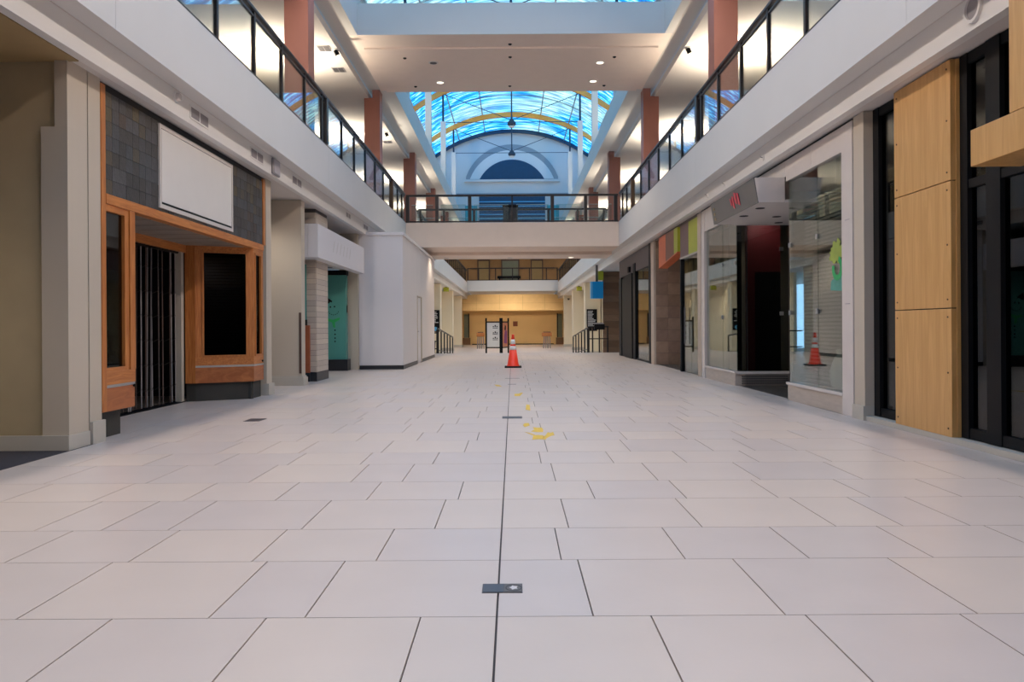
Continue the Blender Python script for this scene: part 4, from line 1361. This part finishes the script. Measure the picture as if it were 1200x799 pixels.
def plain_pane():
    m = bpy.data.materials.new('clear_pane')
    m.use_nodes = True
    n, l = m.node_tree.nodes, m.node_tree.links
    p = n['Principled BSDF']
    tr = n.new('ShaderNodeBsdfTransparent')
    ns = n.new('ShaderNodeTexNoise')
    ns.inputs['Scale'].default_value = 2
    rp = n.new('ShaderNodeValToRGB')
    rp.color_ramp.elements[0].color = (.84, .90, .90, 1)
    rp.color_ramp.elements[1].color = (.90, .95, .94, 1)
    l.new(ns.outputs['Fac'], rp.inputs['Fac'])
    l.new(rp.outputs['Color'], tr.inputs['Color'])
    p.inputs['Base Color'].default_value = (.6, .7, .7, 1)
    p.inputs['Roughness'].default_value = .5
    mx = n.new('ShaderNodeMixShader')
    mx.inputs['Fac'].default_value = .04
    l.new(tr.outputs[0], mx.inputs[1])
    l.new(p.outputs[0], mx.inputs[2])
    l.new(mx.outputs[0], n['Material Output'].inputs['Surface'])
    return m


M_clearpane = plain_pane()


def railing_x(y, x0, x1, posts, label, zf, top, mid=None, glass=True):
    t = thing('railing', label, 'railing', (0, y, zf))
    obj('top_rail', box(x0, x1, y - .04, y + .04, top, top + .07), M_rail, t, bevel=.01)
    obj('bottom_rail', box(x0, x1, y - .02, y + .02, zf + .02, zf + .07), M_rail, t)
    if mid:
        obj('middle_rail', box(x0, x1, y - .02, y + .02, mid, mid + .045), M_rail, t)
    for p, w in posts:
        obj('post', box(p - w, p + w, y - w, y + w, zf, top), M_rail, t)
    xs = [x0] + [p for p, _ in posts] + [x1]
    if glass:
        for a, c in zip(xs[:-1], xs[1:]):
            if c - a > .3:
                obj('glass_panel', box(a + .14, c - .14, y - .005, y + .005, zf + .1, top - .30), M_clearpane, t)
                obj('glass_edge_gleam', box(a + .14, c - .14, y - .008, y + .008, top - .30, top - .285), M_bridgegleam, t)  # pale strip painted for the gleam along the panel top
    return t


railing_x(28.08, -3.75, 3.75, [(-3.7, .06), (-2.66, .055), (-1.50, .06), (0, .03), (1.42, .06), (2.60, .055), (3.66, .06)], 'front railing of the footbridge with a wide dark top rail', 4.83, 5.76)
railing_x(31.7, -3.75, 3.75, [(-3.66, .04), (-2.72, .04), (-1.52, .05), (1.45, .05), (2.62, .04), (3.66, .04)], 'rear railing of the footbridge seen through the front one', 4.83, 5.80)
railing_x(65.6, -3.75, 3.75, [(-3.7, .05)] + [(-2.8 + 1.4 * i, .04) for i in range(5)] + [(3.7, .05)], 'railing of the far cross gallery below the footbridge', 4.98, 5.95, glass=False)
# bin on bridge
t = thing('litter_bin', 'dark square litter bin standing on the middle of the footbridge', 'bin', (-.07, 28.9, 4.83))
obj('bin_body', prism(bm_new(), [(-.33, 28.62, 4.84), (.20, 28.62, 4.84), (.20, 29.15, 4.84), (-.33, 29.15, 4.84)], (0, 0, .62)), mat('bin_grey', (52, 52, 56), .5), t, bevel=.03)
obj('bin_lid', box(-.35, .22, 28.6, 29.17, 5.46, 5.56), M_black, t, bevel=.03)
# underside lights of the bridge
for i, (x, y) in enumerate(((2.3, 31.2), (-2.6, 31.2), (-.1, 31.2))):
    t = thing('downlight', '%s round downlight under the footbridge, %s' % (('lit', 'unlit', 'unlit')[i], ('right', 'left', 'middle')[i]), 'lamp', (x, y, 3.85))
    obj('lens', lathe(bm_new(), [(.10, 0), (.10, .004)], (x, y, 3.85), 20), M_lamp if i == 0 else M_grille, t)
    obj('trim_ring', lathe(bm_new(), [(.13, 0), (.14, .006)], (x, y, 3.854), 20), M_white2, t)

# far gallery back wall with doors
gw = struct('wall_far_upper', box(-8.9, 8.9, 70.0, 70.2, 4.98, 8.6), mat('brown_gallery_wall', (150, 118, 80), .7, var=.06))
for x0, x1 in ((-3.1, -2.0), (-1.0, .6), (1.6, 2.7)):
    b = bm_new()
    bx(b, x0, x1, 69.93, 70, 4.98, 7.1)
    f = obj('door_frame', b, M_darkbrown, gw)
    obj('door_panel', box(x0 + .1, x1 - .1, 69.9, 69.93, 5.05, 6.95), mat('olive_door', (150, 130, 90), .5) if x0 != -1.0 else M_window_grey, gw)
obj('wall_rail', box(-3.7, 3.7, 69.88, 69.93, 6.3, 6.36), M_darkbrown, gw)
t = thing('gallery_bench', 'dark low bench behind the far gallery railing', 'bench', (-.3, 68, 4.98))
obj('seat', box(-1.3, .7, 67.8, 68.4, 5.3, 5.5), M_black, t, bevel=.03)
for x in (-1.1, .5):
    obj('leg', box(x - .06, x + .06, 67.9, 68.3, 4.98, 5.3), M_black, t)
struct('ceiling_far', box(-8.9, 8.9, 62.71, 76, 8.45, 8.6), M_ceil)

# ------------------------------------------------------------------ SKYLIGHT
HW, ZS, RISE = 6.04, 14.67, 1.99
def vz(x):
    R = (HW * HW + RISE * RISE) / (2 * RISE)
    return ZS + RISE - R + math.sqrt(max(R * R - x * x, 0))


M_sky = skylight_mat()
sk = thing('skylight', 'long barrel vaulted skylight with blue streaked glazing over the hall', 'skylight', (0, 25, ZS))
RIBS = [57.3 - 8.6 * i for i in range(9)]
edges = sorted([62.5] + [r for r in RIBS if r > Y0] + [r - 4.3 for r in RIBS if r - 4.3 > Y0] + [Y0])
xs = [-6.04, -4.1, -2.1, 0, 2.1, 4.1, 6.04]
for ya, yb in zip(edges[:-1], edges[1:]):
    for xa, xb in zip(xs[:-1], xs[1:]):
        b = bm_new()
        top, bot = [], []
        nseg = 4
        for i in range(nseg + 1):
            x = xa + (xb - xa) * i / nseg
            x = x + (.015 if i == 0 else (-.015 if i == nseg else 0))
            bot.append((b.verts.new((x, ya + .02, vz(x))), b.verts.new((x, yb - .02, vz(x)))))
        for i in range(nseg):
            b.faces.new([bot[i][0], bot[i + 1][0], bot[i + 1][1], bot[i][1]])
        # texture runs on along the vault, so keep mesh coordinates in world space
        me = bpy.data.meshes.new('glazing_pane')
        b.to_mesh(me)
        b.free()
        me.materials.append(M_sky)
        o = bpy.data.objects.new('glazing_pane', me)
        COL.objects.link(o)
        o.parent = sk
        o.location = -WORLD[sk.name]
for x in xs[1:-1] + [-6.04, 6.04]:
    obj('glazing_bar', box(x - .035, x + .035, Y0, 62.5, vz(x) - .06, vz(x) + .03), M_alu, sk)
def arc_band(xa, xb, y0, y1, dz0, dz1, n=28, zf=vz):
    b = bm_new()
    rows_ = []
    for i in range(n + 1):
        x = xa + (xb - xa) * i / n
        z = zf(x)
        rows_.append([b.verts.new((x, y0, z + dz0)), b.verts.new((x, y1, z + dz0)), b.verts.new((x, y1, z + dz1)), b.verts.new((x, y0, z + dz1))])
    for i in range(n):
        for j in range(4):
            k2 = (j + 1) % 4
            b.faces.new([rows_[i][j], rows_[i][k2], rows_[i + 1][k2], rows_[i + 1][j]])
    b.faces.new(rows_[0])
    b.faces.new(list(reversed(rows_[-1])))
    return b


for i, e in enumerate(edges[1:-1]):
    if any(abs(e - r) < .01 for r in RIBS):
        obj('timber_rib', arc_band(-6.04, 6.04, e - .10, e + .10, -.36, -.02), M_orange_rib, sk)
    else:
        obj('cross_bar', arc_band(-6.04, 6.04, e - .03, e + .03, -.05, .03), M_alu, sk)
obj('end_arch', arc_band(-6.04, 6.04, 62.2, 62.35, -.30, -.12), M_trussmetal, sk)
obj('end_arch', arc_band(-6.04, 6.04, 62.35, 62.48, -.10, .02), M_trussmetal, sk)
for s in (-1, 1):
    obj('eaves_beam', box(s * 6.0, s * 6.38, Y0, 62.5, 14.64, 14.72), M_white, sk)

# trusses on posts
for i, yc in enumerate([r for r in RIBS if r > 30]):
    nm = ['closest to the gable wall', 'second from the gable wall', 'third from the gable wall', 'fourth from the gable wall', 'fifth from the gable wall', 'sixth from the gable wall'][i]
    t = thing('roof_truss', 'posts, tie rod and hanging hub of the skylight truss, %s' % nm, 'truss', (0, yc, 9.47))
    ZT = 13.74
    zr = vz(4.2) - .3
    for s in (-1, 1):
        obj('post', box(s * 4.05, s * 4.35, yc - .15, yc + .15, 9.46, ZT), M_white, t)
        obj('hanger_rod', rod(bm_new(), (s * 4.2, yc, ZT), (s * 4.2, yc, zr), .065), M_trussmetal, t)
        obj('diagonal_rod', rod(bm_new(), (s * .1, yc, ZT + .12), (s * 4.2, yc, zr), .022, 6), M_trussmetal, t)
    obj('tie_rod', rod(bm_new(), (-4.2, yc, ZT - .03), (4.2, yc, ZT - .03), .022, 6), M_trussmetal, t)
    obj('king_rod', rod(bm_new(), (0, yc, ZT + .2), (0, yc, vz(0) - .3), .045), M_trussmetal, t)
    obj('hub', lathe(bm_new(), [(.14, -.28), (.27, -.20), (.25, -.05), (.07, .16), (.05, .36)], (0, yc, ZT), 16), M_trussmetal, t, smooth=True)
    obj('hub_disc', lathe(bm_new(), [(.17, -.34), (.19, -.28)], (0, yc, ZT), 16), M_white_sign, t)

# gable wall with arched window
def gable_loop(y):
    pts = [(-6.2, y, 8.6), (6.2, y, 8.6)]
    for i in range(25):
        x = 6.2 - 12.4 * i / 24
        xx = max(-6.04, min(6.04, x))
        pts.append((x, y, vz(xx) - .02))
    return pts


gw2 = struct('wall_gable', prism(bm_new(), gable_loop(62.5), (0, .2, 0)), M_white)
def arch(cx, z0, hw, rise):
    R = (hw * hw + rise * rise) / (2 * rise)
    return lambda x: z0 + rise - R + math.sqrt(max(R * R - (x - cx) ** 2, 0))


def arch_slab(hw, rise, z0, y0, y1, base=None, n=32):
    f = arch(0, z0, hw, rise)
    pts = [(hw - 2 * hw * i / n, y0, f(hw - 2 * hw * i / n)) for i in range(n + 1)]
    if base is not None:
        pts = [(-hw, y0, base), (hw, y0, base)] + pts
    return prism(bm_new(), pts, (0, y1 - y0, 0))


grey_blue = mat('gable_moulding_grey', (150, 156, 162), .6, var=.03)  # grey-blue moulding tone, darker than the white gable
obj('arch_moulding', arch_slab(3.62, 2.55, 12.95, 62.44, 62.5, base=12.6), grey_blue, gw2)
obj('arch_field', arch_slab(3.30, 2.25, 12.8, 62.40, 62.44, base=12.78), M_white2, gw2)
w = obj('window_1', arch_slab(2.55, 1.55, 12.74, 62.36, 62.40), M_bluewin, gw2)
obj('ledge', box(-3.75, 3.75, 62.3, 62.5, 12.55, 12.73), M_white, gw2)
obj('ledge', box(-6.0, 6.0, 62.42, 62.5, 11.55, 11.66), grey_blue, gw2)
for (x0, x1, z0, z1) in ((-2.6, 2.6, 9.1, 11.4),):
    ww = obj('window_2', box(x0, x1, 62.44, 62.5, z0, z1), M_bluewin, gw2)
    for z in (9.35, 9.62, 9.95, 10.6, 10.95):
        obj('light_bar', box(x0, x1, 62.38, 62.44, z, z + .07), M_ltblue, gw2)
for s in (-1, 1):
    obj('side_panel', box(s * 2.75, s * 3.7, 62.44, 62.5, 9.1, 10.7), mat('turquoise_panel', (60, 150, 160), .4, var=.1), gw2)
# roof end behind camera
struct('wall_gable_rear', prism(bm_new(), gable_loop(Y0 - .2), (0, .2, 0)), M_white)

# ------------------------------------------------------------------ added troughs of the near well, downlights and fill spots
for s, side in ((-1, 'left'), (1, 'right')):
    t = thing('fill_trough', 'added out-of-view light trough along the %s side of the near skylight well' % side, 'lamp', (s * 3.7, 7.2, 8.9))
    obj('housing', box(s * 3.44, s * 3.95, -2.0, 16.4, 8.92, 9.0), M_white2, t)
    obj('lip', box(s * 3.42, s * 3.44, -2.0, 16.4, 8.86, 9.0), M_white2, t)


def spot(x, y, z, power, color, parent=None, angle=120, r=.12, rot=(0, 0, 0)):
    d = bpy.data.lights.new('downlight_or_fill', 'SPOT')
    d.energy = power
    d.color = color
    d.spot_size = math.radians(angle)
    d.spot_blend = .7
    d.shadow_soft_size = r
    o = bpy.data.objects.new('downlight_or_fill', d)
    o.location = (x, y, z)
    o.rotation_euler = rot
    COL.objects.link(o)
    return o


WARM = (1.0, .82, .62)
NEUT = (1.0, .90, .80)
for (x, y) in ((-2.17, 24.2), (2.49, 24.16), (2.51, 22.46)):
    spot(x, y, ZC - .1, DOWN_POWER * 3, NEUT)
# added spots without fixtures at the gallery ceiling edge, brightening the far court
for s in (-1, 1):
    for y in (36.5, 45.2, 54.0, 61.0):
        spot(s * 4.34, y, 8.62, DOWN_POWER * 6.5, NEUT, rot=(0, s * math.radians(30), 0))
# added warm fill for the far court, under the cross gallery and side soffits
for y in (67.5, 70.5):
    for x in (-3, 0, 3):
        spot(x, y, 4.02, DOWN_POWER * .5, WARM, angle=150)
for s in (-1, 1):
    for y in (41.5, 50.5, 60):
        spot(s * 4.6, y, 3.62, DOWN_POWER * 1.6, WARM, angle=150)
for x in (-4.5, 0, 4.5):
    spot(x, 67.8, 8.35, DOWN_POWER * 1.0, WARM, angle=150)
for x in (-3.2, -1, 1, 3.2):
    spot(x * .5, 70.0, 3.0, DOWN_POWER * .35, WARM, angle=160, rot=(PI * .42, 0, 0))
for (x, y, p) in ((2.3, 31.2, .9), (-2.6, 31.2, .6), (0, 28.9, .6), (2.4, 28.9, .6), (-2.4, 28.9, .6)):  # first is the lit bridge downlight, the others are added fill
    spot(x, y, 3.8 if y > 30 else 3.9, DOWN_POWER * p, WARM, angle=150)
spot(4.35, 11.3, 3.3, 60, NEUT, angle=150)  # this and the next spots are added fill inside the shops
spot(4.7, 11.0, 3.4, 40, NEUT, angle=160)
spot(4.9, 18.9, 3.4, 40, NEUT, angle=150)
spot(4.9, 25.8, 3.4, 60, WARM, angle=150)
spot(4.9, 15.35, 3.4, 45, NEUT, angle=150)
spot(-4.9, 19.6, 2.66, 48, NEUT, angle=160)
# added warm spots on the roof ledge, without fixtures, lighting the timber ribs
for s in (-1, 1):
    for y in (36.0, 44.5, 53.0):
        spot(s * 5.2, y, 9.6, 420, WARM, angle=110, rot=(PI - .5, s * -.25, 0))
# recess and side room lamps
spot(-6.4, 4.6, 3.6, DOWN_POWER * 1.5, WARM, angle=150)
spot(-5.0, 12.75, 2.3, 5, NEUT, angle=160)
spot(-5.0, 14.6, 3.6, DOWN_POWER * .6, NEUT, angle=150)
spot(6.5, 3.0, 3.6, DOWN_POWER * .2, WARM, angle=150)
spot(5.0, 33.8, 3.6, DOWN_POWER * .5, WARM, angle=150)
